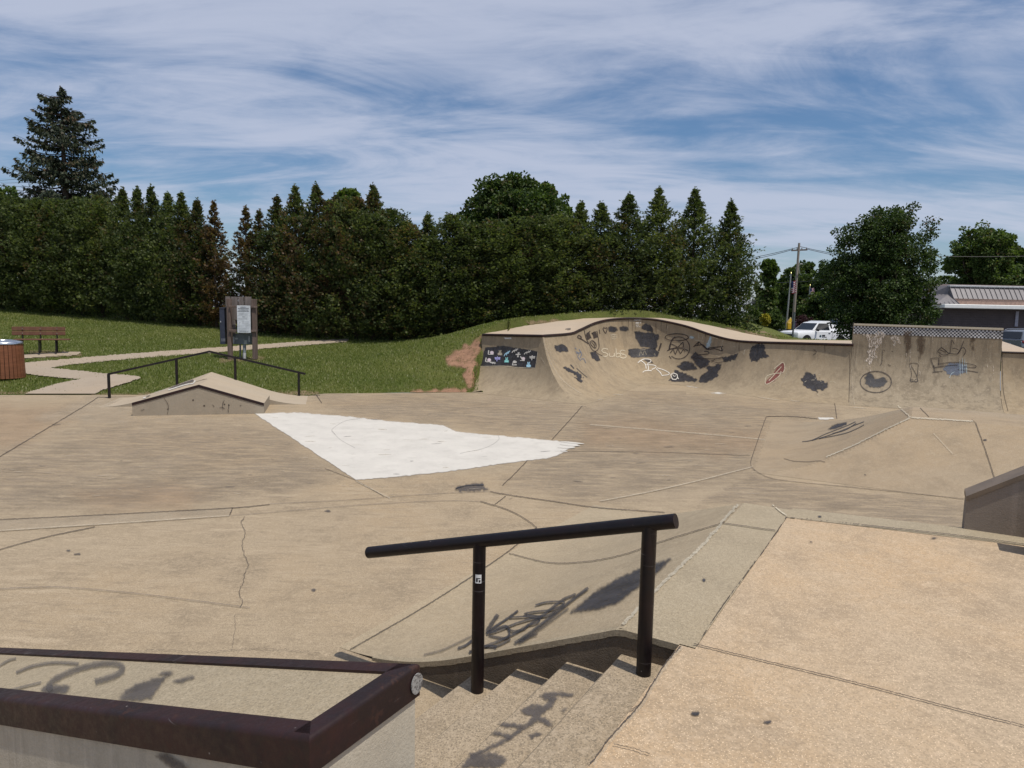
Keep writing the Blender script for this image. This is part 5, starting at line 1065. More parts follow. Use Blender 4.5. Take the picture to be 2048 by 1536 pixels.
for k, (px_, yt, Y, hw, mt, lab, nm) in enumerate(((1531, 630, 47, 14, m_yel_f, 'yellow flowering shrub on the grass slope beyond the hedge', 'flowering_shrub'), (1553, 622, 50, 17, m_dec, 'dark green shrub between the yellow shrub and the trailer', 'shrub'),
                                              (1606, 630, 66, 24, m_red_f, 'purple leaved shrub behind the white vehicles', 'shrub'))):
    q = far(px_, yt, Y); g0 = float(ground(q[0], q[1])); Htt = max(.7, q[2]-g0); o = broadleaf(nm, 40+k, Htt, hw*Y/FPX, Htt*.5, .05, 110, 40, .13, mt, .03, 6); place(o, (q[0], q[1], g0), label=lab, cat='shrub', col=(0, .5, 0, 1))
# spruce
def spruce(px_, ytop, Y, hw):
    rng = np.random.default_rng(5); q = far(px_, ytop, Y); g0 = float(ground(q[0], q[1])); Ht = q[2]-g0; Rb = hw*Y/FPX*1.12
    root = thing('spruce_tree', (0, 0, 0), 'tall dark spruce with drooping layered branches behind the left hedge', 'tree'); Ps = []; Ds = []; limbs = [([(0, 0, -.2), (.05, 0, Ht*.5), (0, 0, Ht)], [.42, .24, .02])]
    nl = 34
    for l in range(nl):
        t = .22+.775*(l/(nl-1))**.95; r0 = Rb*np.interp(t, [.2, .45, .62, .8, .92, 1], [1.1, 1.05, .84, .60, .36, .06])
        for k in range(8 if l < nl-4 else 5):
            if rng.random() < .2: continue
            az = 6.28*(k+rng.random()*.9)/8+l*1.3; L = r0*rng.uniform(.5, 1.2); o = np.array([0, 0, t*Ht+rng.normal(0, .32)]); m = 9; s_ = np.linspace(0, 1, m)
            sag = -.26*L*s_*(1.25-s_*.95)+.10*L*s_**3; path = o+np.stack([np.cos(az)*L*s_, np.sin(az)*L*s_, sag+.05*L*s_], 1); limbs.append((path[::2], [.05, .04, .03, .02, .008]))
            mm = int(16+L*30); ss_ = .12+.88*rng.random(mm)**.7; b_ = np.stack([np.interp(ss_, s_, path[:, j]) for j in range(3)], 1); side = np.array([-math.sin(az), math.cos(az), 0]); off = rng.normal(0, 1, mm)*.17*L*np.sin(np.pi*np.clip(ss_, .05, .97))**.7
            b_ = b_+side*off[:, None]; b_[:, 2] -= np.abs(off)*.3+rng.random(mm)*.22; Ps.append(b_); dd = np.stack([np.cos(az)*np.ones(mm)*.6, np.sin(az)*np.ones(mm)*.6, -rng.uniform(.25, 1.3, mm)], 1)+rng.normal(0, .35, (mm, 3)); Ds.append(dd)
    for k in range(5): limbs.append(([(0, 0, Ht*(.50+.015*k)), (-Rb*.6, -.5, Ht*(.49+.02*k)), (-Rb*(.95+.04*k), -.8, Ht*(.505+.012*k))], [.04, .02, .008]))
    vs_, tn = sprays(np.concatenate(Ps), np.concatenate(Ds), .34, 3, rng, .55, .15, .15); np_mesh('crown', vs_, 4, m_spr, root, {'tint': tn}); limb_mesh('trunk', limbs, m_bark, root, 6)
    place(root, (q[0], q[1], g0), col=(0, .5, 0, 1))
spruce(120, 172, 58, 92)

# ------------------------------------------------------------------ rail behind the grind box
gb = thing('grind_rail', bp(xq, 3.22, 0), 'black square grind rail with a peak, on posts along the back of the grind box', 'grind rail')
def onb(x, y): return onplane(x, y, O+e2*3.16, e2)
R0, R1, R2 = onb(216, 748.5), onb(419, 703), onb(611, 748)
b = MB(); b.tube([R0, R1, R2], .036, 4, square=True); b.build('rail', m_blackst, gb)
for x, yt, yb in ((219, 750, 798), (354, 718, 766), (471, 717, 762), (598, 747, 791)):
    a_, c_ = onb(x, yt), onb(x, yb); a_[:2] = c_[:2]; f_ = abs((c_-R1) @ e1); tgt = R0 if (c_-R1) @ e1 < 0 else R2; a_[2] = R1[2]+(tgt[2]-R1[2])*min(1, f_/abs((tgt-R1) @ e1))
    b = MB(); b.tube([c_-[0, 0, .12], a_], .036, 4, square=True); b.build('post', m_blackst, gb)

# ------------------------------------------------------------------ bin, bench, signboard
g3 = far(11, 757, 19.3)
tc = thing('trash_can', g3, 'round red-brown slatted litter bin with a metal lid at the left edge', 'litter bin')
m_slat = wood('slat_wood', (.20, .080, .040), .7, (3, 3, 14), .5); rb = .47; hb = 1.0
b = MB(); b.lathe(g3, [(rb*.90, .03), (rb*.90, hb-.03)], 30); b.build('liner', plain('liner_black', (.02, .015, .012), .7), tc, True, 40)
for k in range(30):
    a = 2*math.pi*k/30; d = np.array([math.cos(a), math.sin(a), 0]); s_ = np.array([-d[1], d[0], 0]); b = MB(); w_ = math.pi*rb/30*.86
    b.prism([g3+d*(rb*1.02)-s_*w_+[0, 0, .03], g3+d*(rb*1.02)+s_*w_+[0, 0, .03], g3+d*rb*.955+s_*w_+[0, 0, hb], g3+d*rb*.955-s_*w_+[0, 0, hb]], -d*.025); b.build('slat', m_slat, tc)
m_lid = plain('lid_aluminium', (.62, .64, .66), .25, .9, .1)
b = MB(); b.lathe(g3, [(rb*.99, hb-.02), (rb*.99, hb+.015), (rb*.93, hb+.045), (rb*.62, hb+.085), (rb*.5, hb+.09), (rb*.42, hb+.05), (rb*.40, hb-.05)], 36, cap=False); b.build('lid', m_lid, tc, True, 50)

bx0, bx1 = far(22, 653, 22.9), far(130, 653.5, 23.6); g_b = float(ground(*((bx0+bx1)/2)[:2])); bd = bx1-bx0; bd[2] = 0; Lb = np.linalg.norm(bd); bd /= Lb; bn = np.array([bd[1], -bd[0], 0])   # bn: towards the camera side
bt = bx0[2]; g_b = (bx0[2]+bx1[2])/2-.86
bc = (bx0+bx1)/2; bc[2] = g_b
be = thing('park_bench', bc, 'brown plank park bench with black metal legs on a small pad in the grass', 'bench')
m_pl = wood('bench_plank', (.125, .058, .034), .75, (18, 2, 2), .6); AX = lambda up: (bd, np.cross(up, bd), up)
upb = np.array([0, 0, 1.0])-bn*.16; upb /= np.linalg.norm(upb)
for k, z in enumerate((.785, .635)):
    b = MB(); b.box(bc-bn*(.02+.16*(z-.45))+np.array([0, 0, z]), (Lb, .038, .135), ax=AX(upb), bev=.01); b.build('backrest_plank', m_pl, be)
for k in range(3):
    b = MB(); b.box(bc+bn*(.12+k*.145)+np.array([0, 0, .44])+bd*.12, (Lb+.05, .135, .038), ax=(bd, -bn, np.array([0, 0, 1.0])), bev=.01); b.build('seat_plank', m_pl, be)
for f_ in (-.30, .03, .34):
    c_ = bc+bd*Lb*f_; b = MB()
    b.tube([c_-bn*.12+[0, 0, .86], c_+bn*.0+[0, 0, .42], c_+bn*.09+[0, 0, .0]], .021, 4, square=True); b.tube([c_+bn*.02+[0, 0, .415], c_+bn*.52+[0, 0, .415]], .022, 4, square=True); b.tube([c_+bn*.40+[0, 0, .41], c_+bn*.50+[0, 0, .0]], .022, 4, square=True)
    b.tube([c_+bn*.05+[0, 0, .02], c_+bn*.52+[0, 0, .02]], .02, 4, square=True)
    b.build('leg_frame', m_blackst, be)
    b = MB()
    for z in (.785, .635): b.lathe(c_+bn*(.028-.16*(z-.45))+np.array([0, 0, z]), [(.014, -.01), (.014, .01)], 8)
    b.build('bolt', m_lid, be)

YS = 23.7
def sg(x, y, dy=0.0): return far(x, y, YS+dy)
sgl = sg(459, 722); sgr = sg(508, 718); sc_ = (sgl+sgr)/2
sb = thing('sign_board', sc_, 'weathered grey wooden notice frame with a white rules notice on the grass', 'sign')
m_wd = wood('weathered_wood', (.17, .125, .105), .55, (14, 14, 1.2), .9); m_wd2 = wood('weathered_panel', (.20, .17, .155), .6, (12, 12, 1.0), .9)
def slab(x0_, y0_, x1_, y1_, dy, th, mat, name, par):
    a_, c_ = sg(x0_, y0_, dy), sg(x1_, y1_, dy); z0, z1 = min(a_[2], c_[2]), max(a_[2], c_[2]); b = MB(); b.box(((a_[0]+c_[0])/2, YS+dy+th/2, (z0+z1)/2), (abs(c_[0]-a_[0]), th, z1-z0), bev=.006); return b.build(name, mat, par)
for (xa, xb, yt, yb) in ((453.5, 462.5, 597, 723), (503.5, 512.5, 598, 719)):
    slab(xa-1, yt, xb, yb, -.12, .17, m_wd, 'post', sb)
slab(450.5, 593, 461, 660, .06, .045, m_wd2, 'board', sb)
for xa, xb in ((461.3, 476), (476.3, 488), (488.3, 503.5)): slab(xa, 593.5, xb, 667 if xa > 470 else 640, .06, .04, m_wd2, 'board', sb)
slab(464, 640.5, 471, 668, .06, .04, m_wd2, 'board', sb)
for ya, yb in ((611, 616), (659, 664.5)): slab(458, ya, 514, yb, -.17, .045, m_wd, 'cross_rail', sb)
nb = slab(473.5, 611, 501.5, 666, -.215, .012, plain('notice_white', (.62, .65, .68), .35), 'notice', sb)
b = MB(); yq = YS-.2195
def nq(x0_, y0_, x1_, y1_, m=0):
    P0, P1 = zc([(x0_, y0_), (x1_, y1_)], 460, 600, 20.48); a_, c_ = sg(*P0, -.2195), sg(*P1, -.2195); b.face([(a_[0], yq, a_[2]), (c_[0], yq, a_[2]), (c_[0], yq, c_[2]), (a_[0], yq, c_[2])], m)
rr = random.Random(4)
def row(x0_, x1_, y, h, m):
    x = x0_
    while x < x1_:
        w = rr.uniform(10, 38); nq(x, y, min(x+w, x1_), y+h, m); x += w+rr.uniform(5, 12)
row(430, 670, 275, 22, 0); row(325, 775, 328, 24, 0); row(350, 760, 394, 26, 0); row(315, 780, 450, 26, 0)
for y in (520, 545, 570, 600): row(355, 750, y, 9, 1)
nq(305, 636, 820, 650, 0); row(508, 605, 680, 26, 0)
for y in (745, 765, 785): row(330, 700, y, 8, 1)
for y in (880, 900, 955, 972, 1025): row(490, 770, y, 8, 1)
row(380, 430, 915, 25, 1); row(340, 580, 1050, 9, 1); nq(310, 1090, 840, 1102, 0)
for y in (1135, 1160, 1220, 1255): row(360, 790, y, 10, 1)
row(390, 760, 1290, 14, 0)
b.build('lettering', [plain('notice_black', (.03, .03, .04), .6), plain('notice_grey', (.36, .38, .41), .6)], nb)
ub = thing('utility_box', sg(485, 716, .16), 'grey-green electrical box on two conduits under the notice board', 'utility box')
m_box2 = plain('utility_grey', (.12, .14, .15), .5)
slab(465, 667, 501, 689, .13, .2, m_box2, 'cabinet', ub); slab(465.5, 673, 468.5, 687, .115, .012, plain('tag_pale', (.5, .52, .53), .5), 'label_plate', ub); slab(497, 672, 499.5, 684, .115, .012, plain('tag_pale2', (.5, .52, .53), .5), 'label_plate', ub)
for x, r_, m_ in ((480.5, .03, m_box2), (489, .055, plain('conduit_grey', (.24, .27, .29), .5))):
    a_, c_ = sg(x, 689, .22), sg(x, 717, .22); b = MB(); b.tube([c_-[0, 0, .15], a_+[0, 0, .02]], r_, 12); o = b.build('conduit', m_, ub, True, 40)
    if r_ > .05: b = MB(); q = sg(x, 706, .22); b.tube([c_-[0, 0, .1], q], .06, 12); b.build('conduit_sleeve', plain('sleeve_pale', (.5, .5, .5), .5), o, True, 40)
cb = thing('cabinet_box', sg(445, 688, .1), 'dark blue metal cabinet mounted on the left side of the notice board', 'cabinet')
slab(438.6, 616, 450.2, 688.5, -.02, .28, plain('cabinet_blue', (.030, .036, .060), .45), 'cabinet', cb); slab(438.3, 615, 450.6, 617, -.035, .31, plain('cabinet_rim', (.06, .065, .09), .45), 'hood', cb)
for x in (443, 445.8, 448.6): slab(x, 677, x+1.6, 683, -.027, .006, plain('vent_pale', (.2, .21, .24), .5), 'vent', cb)
slab(440, 642, 442, 645, -.03, .015, m_lid, 'latch', cb)

# ------------------------------------------------------------------ parking lot and street
pl = MB(); xs = np.linspace(0, 60, 50); ys = np.linspace(36, 80, 45)
G = np.array([[(x+.43*y, y, float(ground(x+.43*y, y))+.02) for y in ys] for x in xs])
pl.grid(G); n = NT('asphalt'); P = n.pos(); c = n.mix(n.rng(n.noise(P, .6, 5), .35, .65), (.045, .045, .048), (.075, .073, .072)); n.bump(n.noise(P, 60, 3), .01); pl.build('parking_lot', n.fin(c, .9), kind='structure', recalc=False)

# vehicles: x forward (nose at +x), y left, z up
m_tyre = plain('tyre', (.016, .016, .017), .85); m_rim = plain('rim', (.35, .36, .38), .35, .8); m_glass = plain('dark_glass', (.012, .015, .019), .08, 0, .1, spec=.8); m_trim = plain('black_trim', (.015, .015, .016), .5); m_whitep = plain('white_car_paint', (.78, .79, .81), .22, 0, .03); m_silver = plain('silver_car_paint', (.22, .235, .26), .25, .55, .05); m_head = plain('headlight', (.55, .58, .6), .1, .2); m_tail = plain('tail_light', (.20, .012, .015), .2); m_plate = plain('licence_plate', (.5, .5, .5), .5)
def wheel(root, x, y, r, w=.22):
    b = MB(); n = 22; ys_ = [(-w/2, r*.9), (-w/2+.03, r), (w/2-.03, r), (w/2, r*.9), (w/2, r*.62), (w/2-.03, r*.6)]
    rings = [[b.vert((x+rr_*math.cos(2*math.pi*k/n), y+(yy if y > 0 else -yy), r+rr_*math.sin(2*math.pi*k/n))) for k in range(n)] for yy, rr_ in ys_]
    for i in range(len(rings)-1):
        for k in range(n): b.f.append([rings[i][k], rings[i][(k+1) % n], rings[i+1][(k+1) % n], rings[i+1][k]]); b.m.append(0)
    b.f.append(rings[0]); b.m.append(0); o = b.build('wheel', m_tyre, root, True, 40)
    b = MB(); sgn = 1 if y > 0 else -1; yy = y+sgn*(w/2-.035)
    for k in range(6):
        a = 2*math.pi*k/6; c_ = np.array([x+math.cos(a)*r*.32, yy+sgn*.01, r+math.sin(a)*r*.32]); b.box(c_, (r*.62, .03, r*.17), ax=(np.array([math.cos(a), 0, math.sin(a)]), np.array([0, 1.0, 0]), np.array([-math.sin(a), 0, math.cos(a)])))
    n = 22; b.prism([(x+r*.62*math.cos(2*math.pi*k/n), yy-sgn*.02, r+r*.62*math.sin(2*math.pi*k/n)) for k in range(n)], (0, sgn*.008, 0)); b.build('rim', m_rim, o)
def section_body(root, name, secs, mat, arches=()):
    """secs: list of (x, [(y,z)...half section from bottom centre outwards to top centre])"""
    b = MB(); rows = []
    for x, hs in secs:
        full = [(y, z) for y, z in hs]+[(-y, z) for y, z in hs[::-1]]; rows.append([b.vert((x, y, z)) for y, z in full])
    K = len(rows[0])
    for i in range(len(rows)-1):
        for k in range(K): b.f.append([rows[i][k], rows[i][(k+1) % K], rows[i+1][(k+1) % K], rows[i+1][k]]); b.m.append(0)
    b.f.append(rows[0][::-1]); b.m.append(0); b.f.append(rows[-1]); b.m.append(0)
    return b.build(name, mat, root, True, 32)
def low(w, zb, zm, zt): return [(0.0, zb), (w*.90, zb), (w*.985, zb+.12), (w, zm), (w*.985, zt-.10), (w*.93, zt-.02), (w*.80, zt), (0.0, zt+.015)]
def arch(root, x, r, w):
    for s_ in (1, -1):
        b = MB(); n = 16; b.prism([(x+r*math.cos(t), s_*(w-.10), max(.30, .40+r*math.sin(t))) for t in np.linspace(-.25, math.pi+.25, n)], (0, s_*.125, 0)); b.build('wheel_arch', m_trim, root)
def quadpart(root, name, pts, mat, th, off=.012):
    P_ = [np.array(p, float) for p in pts]; nn = np.cross(P_[1]-P_[0], P_[2]-P_[0]); nn /= np.linalg.norm(nn); b = MB(); b.prism([p+nn*off for p in P_], nn*th); return b.build(name, mat, root)
def pickup(mat):
    r = thing('pickup_truck', (0, 0, 0), None, None); w = 1.0
    section_body(r, 'body', [(2.95, low(w*.86, .50, .75, .98)), (2.88, low(w*.95, .42, .80, 1.10)), (2.5, low(w, .38, .85, 1.18)), (1.3, low(w, .38, .85, 1.24)), (1.15, low(w, .38, .85, 1.24)), (-.75, low(w, .38, .85, 1.26)), (-.82, low(w, .40, .85, 1.30)), (-2.75, low(w, .44, .85, 1.30)), (-2.85, low(w*.97, .50, .85, 1.28))], mat)
    cab = [(1.30, 1.24, .90), (.55, 1.84, .72), (.2, 1.90, .70), (-.55, 1.90, .70), (-.72, 1.80, .72), (-.80, 1.26, .88)]
    b = MB(); L_ = [b.vert((x, y, z)) for x, z, y in cab]; R_ = [b.vert((x, -y, z)) for x, z, y in cab]
    b.f.append(L_); b.m.append(0); b.f.append(R_[::-1]); b.m.append(0)
    for i in range(len(cab)-1): b.f.append([L_[i], R_[i], R_[i+1], L_[i+1]]); b.m.append(0)
    b.build('cab', mat, r, False)
    quadpart(r, 'windshield', [(1.24, -.83, 1.28), (1.24, .83, 1.28), (.60, .69, 1.80), (.60, -.69, 1.80)], m_glass, .01)
    quadpart(r, 'rear_window', [(-.80, .7, 1.34), (-.80, -.7, 1.34), (-.735, -.62, 1.76), (-.735, .62, 1.76)], m_glass, .01)
    for s_ in (1, -1):
        quadpart(r, 'side_window', [(1.05, s_*.885, 1.29), (-.60, s_*.88, 1.29), (-.52, s_*.735, 1.80), (.50, s_*.735, 1.80)][::s_], m_glass, .01, .004)
        d = quadpart(r, 'door', [(1.0, s_*1.0, .50), (-.68, s_*1.0, .50), (-.68, s_*.985, 1.18), (1.0, s_*.985, 1.16)][::s_], mat, .012, .003)
        b = MB(); b.box((-.45, s_*1.02, 1.05), (.2, .03, .05), bev=.01); b.build('handle', m_trim, d)
        b = MB(); c_ = np.array([.55, s_*1.019, .82]); b.prism([c_+np.array([.11*math.cos(t), 0, .09*math.sin(t)]) for t in np.linspace(0, 6.28, 10)[:-1]], (0, s_*.004, 0)); b.build('door_emblem', plain('emblem_teal', (.02, .07, .09), .4), d)
        b = MB()
        for (x0_, x1_, z0, z1) in ((.36, .02, .86, .92), (.38, .30, .80, .85), (.27, .20, .80, .86), (.17, .06, .79, .85), (.38, .16, .725, .765), (.13, -.16, .725, .765)): b.box(((x0_+x1_)/2, s_*1.02, (z0+z1)/2), (abs(x1_-x0_), .006, z1-z0))
        b.build('door_lettering', m_trim, d)
        b = MB(); b.box((1.0, s_*1.12, 1.30), (.16, .24, .2), bev=.04); b.build('mirror', m_trim, r)
        b = MB(); b.box((2.80, s_*.80, .93), (.2, .28, .17), bev=.03); b.build('headlight', m_head, r)
        b = MB(); b.box((-.78, s_*1.003, .88), (.02, .012, .8)); b.build('door_seam', m_trim, r)
    b = MB(); b.box((2.94, 0, .84), (.06, 1.2, .22), bev=.02); b.build('grille', m_trim, r)
    b = MB(); b.box((2.98, 0, .55), (.16, 1.8, .2), bev=.05); b.build('bumper', m_trim, r)
    for x in (2.0, -1.75):
        arch(r, x, .52, w)
        for y in (.86, -.86): wheel(r, x, y, .40, .27)
    return r
def suv(mat, nm='sport_utility_vehicle'):
    r = thing(nm, (0, 0, 0), None, None); w = .93
    section_body(r, 'body', [(2.32, low(w*.82, .46, .65, .80)), (2.2, low(w*.93, .36, .7, .93)), (1.8, low(w, .32, .7, 1.0)), (1.0, low(w, .30, .72, 1.06)), (-1.6, low(w, .32, .75, 1.10)), (-2.15, low(w*.97, .40, .75, 1.12)), (-2.32, low(w*.90, .50, .75, 1.08))], mat)
    cab = [(1.05, 1.06, .86), (.25, 1.62, .64), (-.2, 1.70, .62), (-1.4, 1.68, .62), (-1.95, 1.60, .60), (-2.26, 1.12, .80)]
    b = MB(); L_ = [b.vert((x, y, z)) for x, z, y in cab]; R_ = [b.vert((x, -y, z)) for x, z, y in cab]; b.f.append(L_); b.m.append(0); b.f.append(R_[::-1]); b.m.append(0)
    for i in range(len(cab)-1): b.f.append([L_[i], R_[i], R_[i+1], L_[i+1]]); b.m.append(0)
    b.build('roof', mat, r)
    quadpart(r, 'windshield', [(.98, -.80, 1.11), (.98, .80, 1.11), (.30, .62, 1.585), (.30, -.62, 1.585)], m_glass, .01); quadpart(r, 'rear_window', [(-2.22, .70, 1.18), (-2.22, -.70, 1.18), (-1.98, -.56, 1.56), (-1.98, .56, 1.56)], m_glass, .01)
    for s_ in (1, -1):
        for pts in ([(.78, .855, 1.12), (-.35, .85, 1.12), (-.35, .665, 1.60), (.22, .675, 1.57)], [(-.45, .85, 1.12), (-1.35, .845, 1.13), (-1.35, .67, 1.58), (-.45, .665, 1.60)], [(-1.45, .845, 1.16), (-1.95, .835, 1.30), (-1.75, .68, 1.54), (-1.45, .67, 1.57)]):
            quadpart(r, 'side_window', [(x, s_*y, z) for x, y, z in pts][::s_], m_glass, .01, .004)
        b = MB(); b.tube([(.1, s_*.60, 1.70), (-.2, s_*.6, 1.76), (-1.6, s_*.58, 1.73), (-1.85, s_*.58, 1.66)], .02, 6); b.build('roof_rail', m_rim, r)
        b = MB(); b.box((-2.18, s_*.76, 1.0), (.22, .3, .16), bev=.04); b.build('tail_light', m_tail, r); b = MB(); b.box((2.16, s_*.66, .8), (.22, .3, .14), bev=.04); b.build('headlight', m_head, r)
        b = MB(); b.box((.7, s_*1.0, 1.10), (.14, .2, .15), bev=.04); b.build('mirror', mat, r)
    b = MB(); b.box((-2.3, 0, .5), (.14, 1.7, .2), bev=.05); b.build('bumper', m_trim, r); b = MB(); b.box((2.29, 0, .62), (.08, 1.0, .2), bev=.03); b.build('grille', m_trim, r); b = MB(); b.box((-2.335, 0, .85), (.02, .5, .14)); b.build('licence_plate', m_plate, r)
    for x in (1.42, -1.4):
        arch(r, x, .42, w)
        for y in (.80, -.80): wheel(r, x, y, .35, .23)
    return r
tk_ = pickup(m_whitep); dz = atg(1640, 55); place(tk_, dz+[-.35, .0, .2], rz=math.pi+R(26), label='white pickup truck with a door emblem and lettering parked beside the maple', cat='pickup truck')
tk2 = copy_tree(tk_); q = atg(1634, 59.5); place(tk2, q+[.2, 0, .28], rz=math.pi+R(22), label='second white pickup, mostly hidden behind the nearer white truck', cat='pickup truck')
for ch in list(tk2.children):
    if ch.name.startswith('door') and ch.name.split('.')[0] == 'door':
        for gc in list(ch.children):
            if gc.name.split('.')[0] in ('door_emblem', 'door_lettering'): bpy.data.objects.remove(gc)
s1 = suv(m_silver); q = atg(2034, 41); place(s1, q+[1.25, 0, .27], rz=R(18), label='silver sport utility vehicle parked right of the checkered wall', cat='car')
s2 = suv(m_whitep); q = atg(1668, 66); place(s2, q+[.6, 0, .5], rz=math.pi+R(30), label='white-roofed dark-windowed vehicle behind the pickups and the maple', cat='car')
# trailer with yellow container
q = atg(1574, 59); tr = thing('utility_trailer', q, 'low dark grey trailer beyond the grass in front of the flagpole', 'trailer')
b = MB(); b.box(q+[0, 0, .95], (1.5, 2.6, .75), bev=.04); b.build('bed', plain('trailer_grey', (.045, .05, .052), .6), tr); b = MB(); b.box(q+[0, 0, 1.36], (1.56, 2.66, .09)); b.build('rim_rail', m_trim, tr)
for y in (-.5, .5): 
    for s_ in (-.78, .78): b = MB(); c_ = q+[s_, y, .36]; b.prism([c_+np.array([0, .36*math.cos(t), .36*math.sin(t)]) for t in np.linspace(0, 6.28, 17)[:-1]], (.14*(1 if s_ > 0 else -1), 0, 0)); b.build('wheel', m_tyre, tr)
q2 = q+[-.18, -.9, 1.41]; yc = thing('yellow_container', q2, 'yellow plastic container with a narrow neck standing on the dark trailer', 'container'); m_yel = plain('yellow_plastic', (.62, .38, .02), .4)
b = MB(); b.box(q2+[0, 0, .30], (.34, .34, .60), bev=.05); b.build('body', m_yel, yc); b = MB(); b.hull([q2+[a_, b_, .60] for a_ in (-.14, .16) for b_ in (-.15, .15)]+[q2+[a_, b_, .92] for a_ in (.04, .16) for b_ in (-.1, .1)]); b.build('neck', m_yel, yc); b = MB(); b.lathe(q2+[.1, 0, .91], [(.06, 0), (.05, .12)], 10); b.build('spout', plain('spout_cream', (.7, .62, .3), .4), yc)
q3 = q+[.22, -.8, 1.41]; pc = thing('storage_crate', q3, 'dark purple crate beside the yellow container on the trailer', 'crate'); b = MB(); b.box(q3+[0, 0, .33], (.3, .5, .66), bev=.03); b.build('body', plain('crate_purple', (.035, .02, .05), .6), pc); b = MB(); b.box(q3+[0, 0, .68], (.34, .54, .05), bev=.01); b.build('lid', plain('crate_lid', (.05, .035, .06), .6), pc)
# sign post, utility pole, flagpoles, lamps
def pole(name, x, yt, yb, Y, r0, r1, mat, lab, cat, part='post'):
    a_, c_ = far(x[0], yt, Y), far(x[1], yb, Y); g0 = float(ground(c_[0], c_[1]))-.1; c_[2] = min(c_[2], g0) if g0 < c_[2] else c_[2]; t_ = thing(name, c_, lab, cat); b = MB(); b.tube([c_, a_], [r0, r1], 14); b.build(part, mat, t_, True, 40); return t_, a_, c_
m_galv = plain('galvanised', (.14, .16, .165), .5, .3); m_polew = wood('pole_wood', (.30, .255, .215), .7, (6, 6, .5), .9)
pole('sign_post', (1589, 1585), 624, 672, 40, .05, .05, m_galv, 'bare grey metal post standing in front of the white pickup', 'post')
up, ut, ubm = pole('utility_pole', (1598.5, 1585), 486, 662, 78, .17, .12, m_polew, 'wooden utility pole with a crossarm and wires beyond the hedge', 'utility pole')
ax0, ax1 = far(1583, 501, 78), far(1614.5, 499.5, 78); b = MB(); b.box((ax0+ax1)/2, (np.linalg.norm(ax1-ax0), .14, .16), ax=((ax1-ax0)/np.linalg.norm(ax1-ax0), np.array([0, 1.0, 0]), np.array([0, 0, 1.0]))); ca = b.build('crossarm', plain('crossarm', (.13, .11, .10), .9), up)
b = MB()
for f_ in (.05, .35, .65, .95): b.lathe(ax0+(ax1-ax0)*f_+[0, 0, .08], [(.05, 0), (.07, .08), (.03, .2)], 8)
b.build('insulator', plain('insulator', (.2, .2, .2), .3), ca)
arm = [far(1599, 547, 77.8), far(1598, 533, 77.5), far(1600, 528, 77.2), far(1605, 528, 77)]; b = MB(); b.tube(arm, .06, 8); b.build('lamp_arm', plain('lamp_arm', (.55, .53, .5), .4, .3), up, True, 50)
def wire(p0, p1, sag, lab, r=.03):
    t = np.linspace(0, 1, 17)[:, None]; P_ = np.array(p0)*(1-t)+np.array(p1)*t; P_[:, 2] -= sag*4*(t*(1-t))[:, 0]; o = thing('power_line', P_[8]*[1, 1, 0], lab, 'power line', 'overhead wires'); b = MB(); b.tube(list(P_), r, 5); b.build('cable', m_trim, o)
wire(far(1598, 494, 78), far(1380, 532, 82), .3, 'upper overhead wire running left from the utility pole to the hedge'); wire(far(1586, 499, 78), far(1380, 535, 82), .35, 'lower overhead wire running left from the crossarm end')
wire(far(1600, 493, 78), far(1820, 520, 86), .4, 'upper overhead wire running right from the utility pole into the maple'); wire(far(1613, 498, 78), far(1820, 524, 86), .4, 'lower overhead wire running right from the crossarm end')
wire(far(1860, 512, 62), far(2120, 510, 62), .1, 'overhead wire crossing in front of the big tree above the building', .02); wire(far(1480, 562, 95), far(1660, 558, 70), .3, 'low overhead wire crossing behind the flagpole', .03)
m_fp = plain('flagpole_grey', (.30, .30, .29), .4, .3)
def flag(x, xb, yt, yb, Y, pts, lab):
    f_, a_, c_ = pole('flagpole', (x, xb), yt, yb, Y, .09, .06, m_fp, lab, 'flagpole'); b = MB(); b.lathe(a_, [(.02, 0), (.1, .08), (.02, .2)], 10); b.build('finial', plain('finial', (.4, .35, .15), .3, .8), f_)
    nx, nz = 14, 13; fo = thing('flag', far(*pts[0], Y-.1), lab.replace('flagpole', 'pole').replace('grey', 'limp American flag hanging on the grey', 1), 'flag')
    P_ = [far(px_, py_, Y-.15) for px_, py_ in pts]; G = np.zeros((nx+1, nz+1, 3))
    for i in range(nx+1):
        for j in range(nz+1):
            s_, t_ = i/nx, j/nz; p = (P_[0]*(1-s_)+P_[1]*s_)*(1-t_)+(P_[3]*(1-s_)+P_[2]*s_)*t_; p = p+np.array([0, .10*math.sin(s_*9+t_*3), .03*math.sin(s_*7)]); G[i, j] = p
    b = MB(); b.grid(G); k = 0; mm = []
    for i in range(nx):
        for j in range(nz): mm.append(2 if (i < 5 and j < 7) else (j % 2))
    b.m = mm; b.build('cloth', [plain('flag_red', (.34, .03, .045), .8), plain('flag_white', (.68, .66, .66), .8), plain('flag_blue', (.03, .04, .13), .8)], fo, recalc=False)
flag(1582, 1572, 548, 660, 74, [(1583, 563), (1592, 561), (1592, 585), (1584, 588)], 'grey flagpole left of the utility pole')
flag(1620, 1616, 572, 648, 76, [(1620, 577), (1628, 575), (1628, 586), (1621, 589)], 'grey flagpole right of the utility pole')
pole('flagpole', (1642, 1641), 602, 640, 80, .07, .05, plain('pole_white', (.6, .6, .58), .4), 'short thin white pole behind the white vehicles', 'pole')
lp_, la, lc = pole('street_lamp', (1796, 1790), 431, 690, 36, .09, .06, m_galv, 'street lamp with a flat oval head poking out of the top of the maple', 'street lamp')
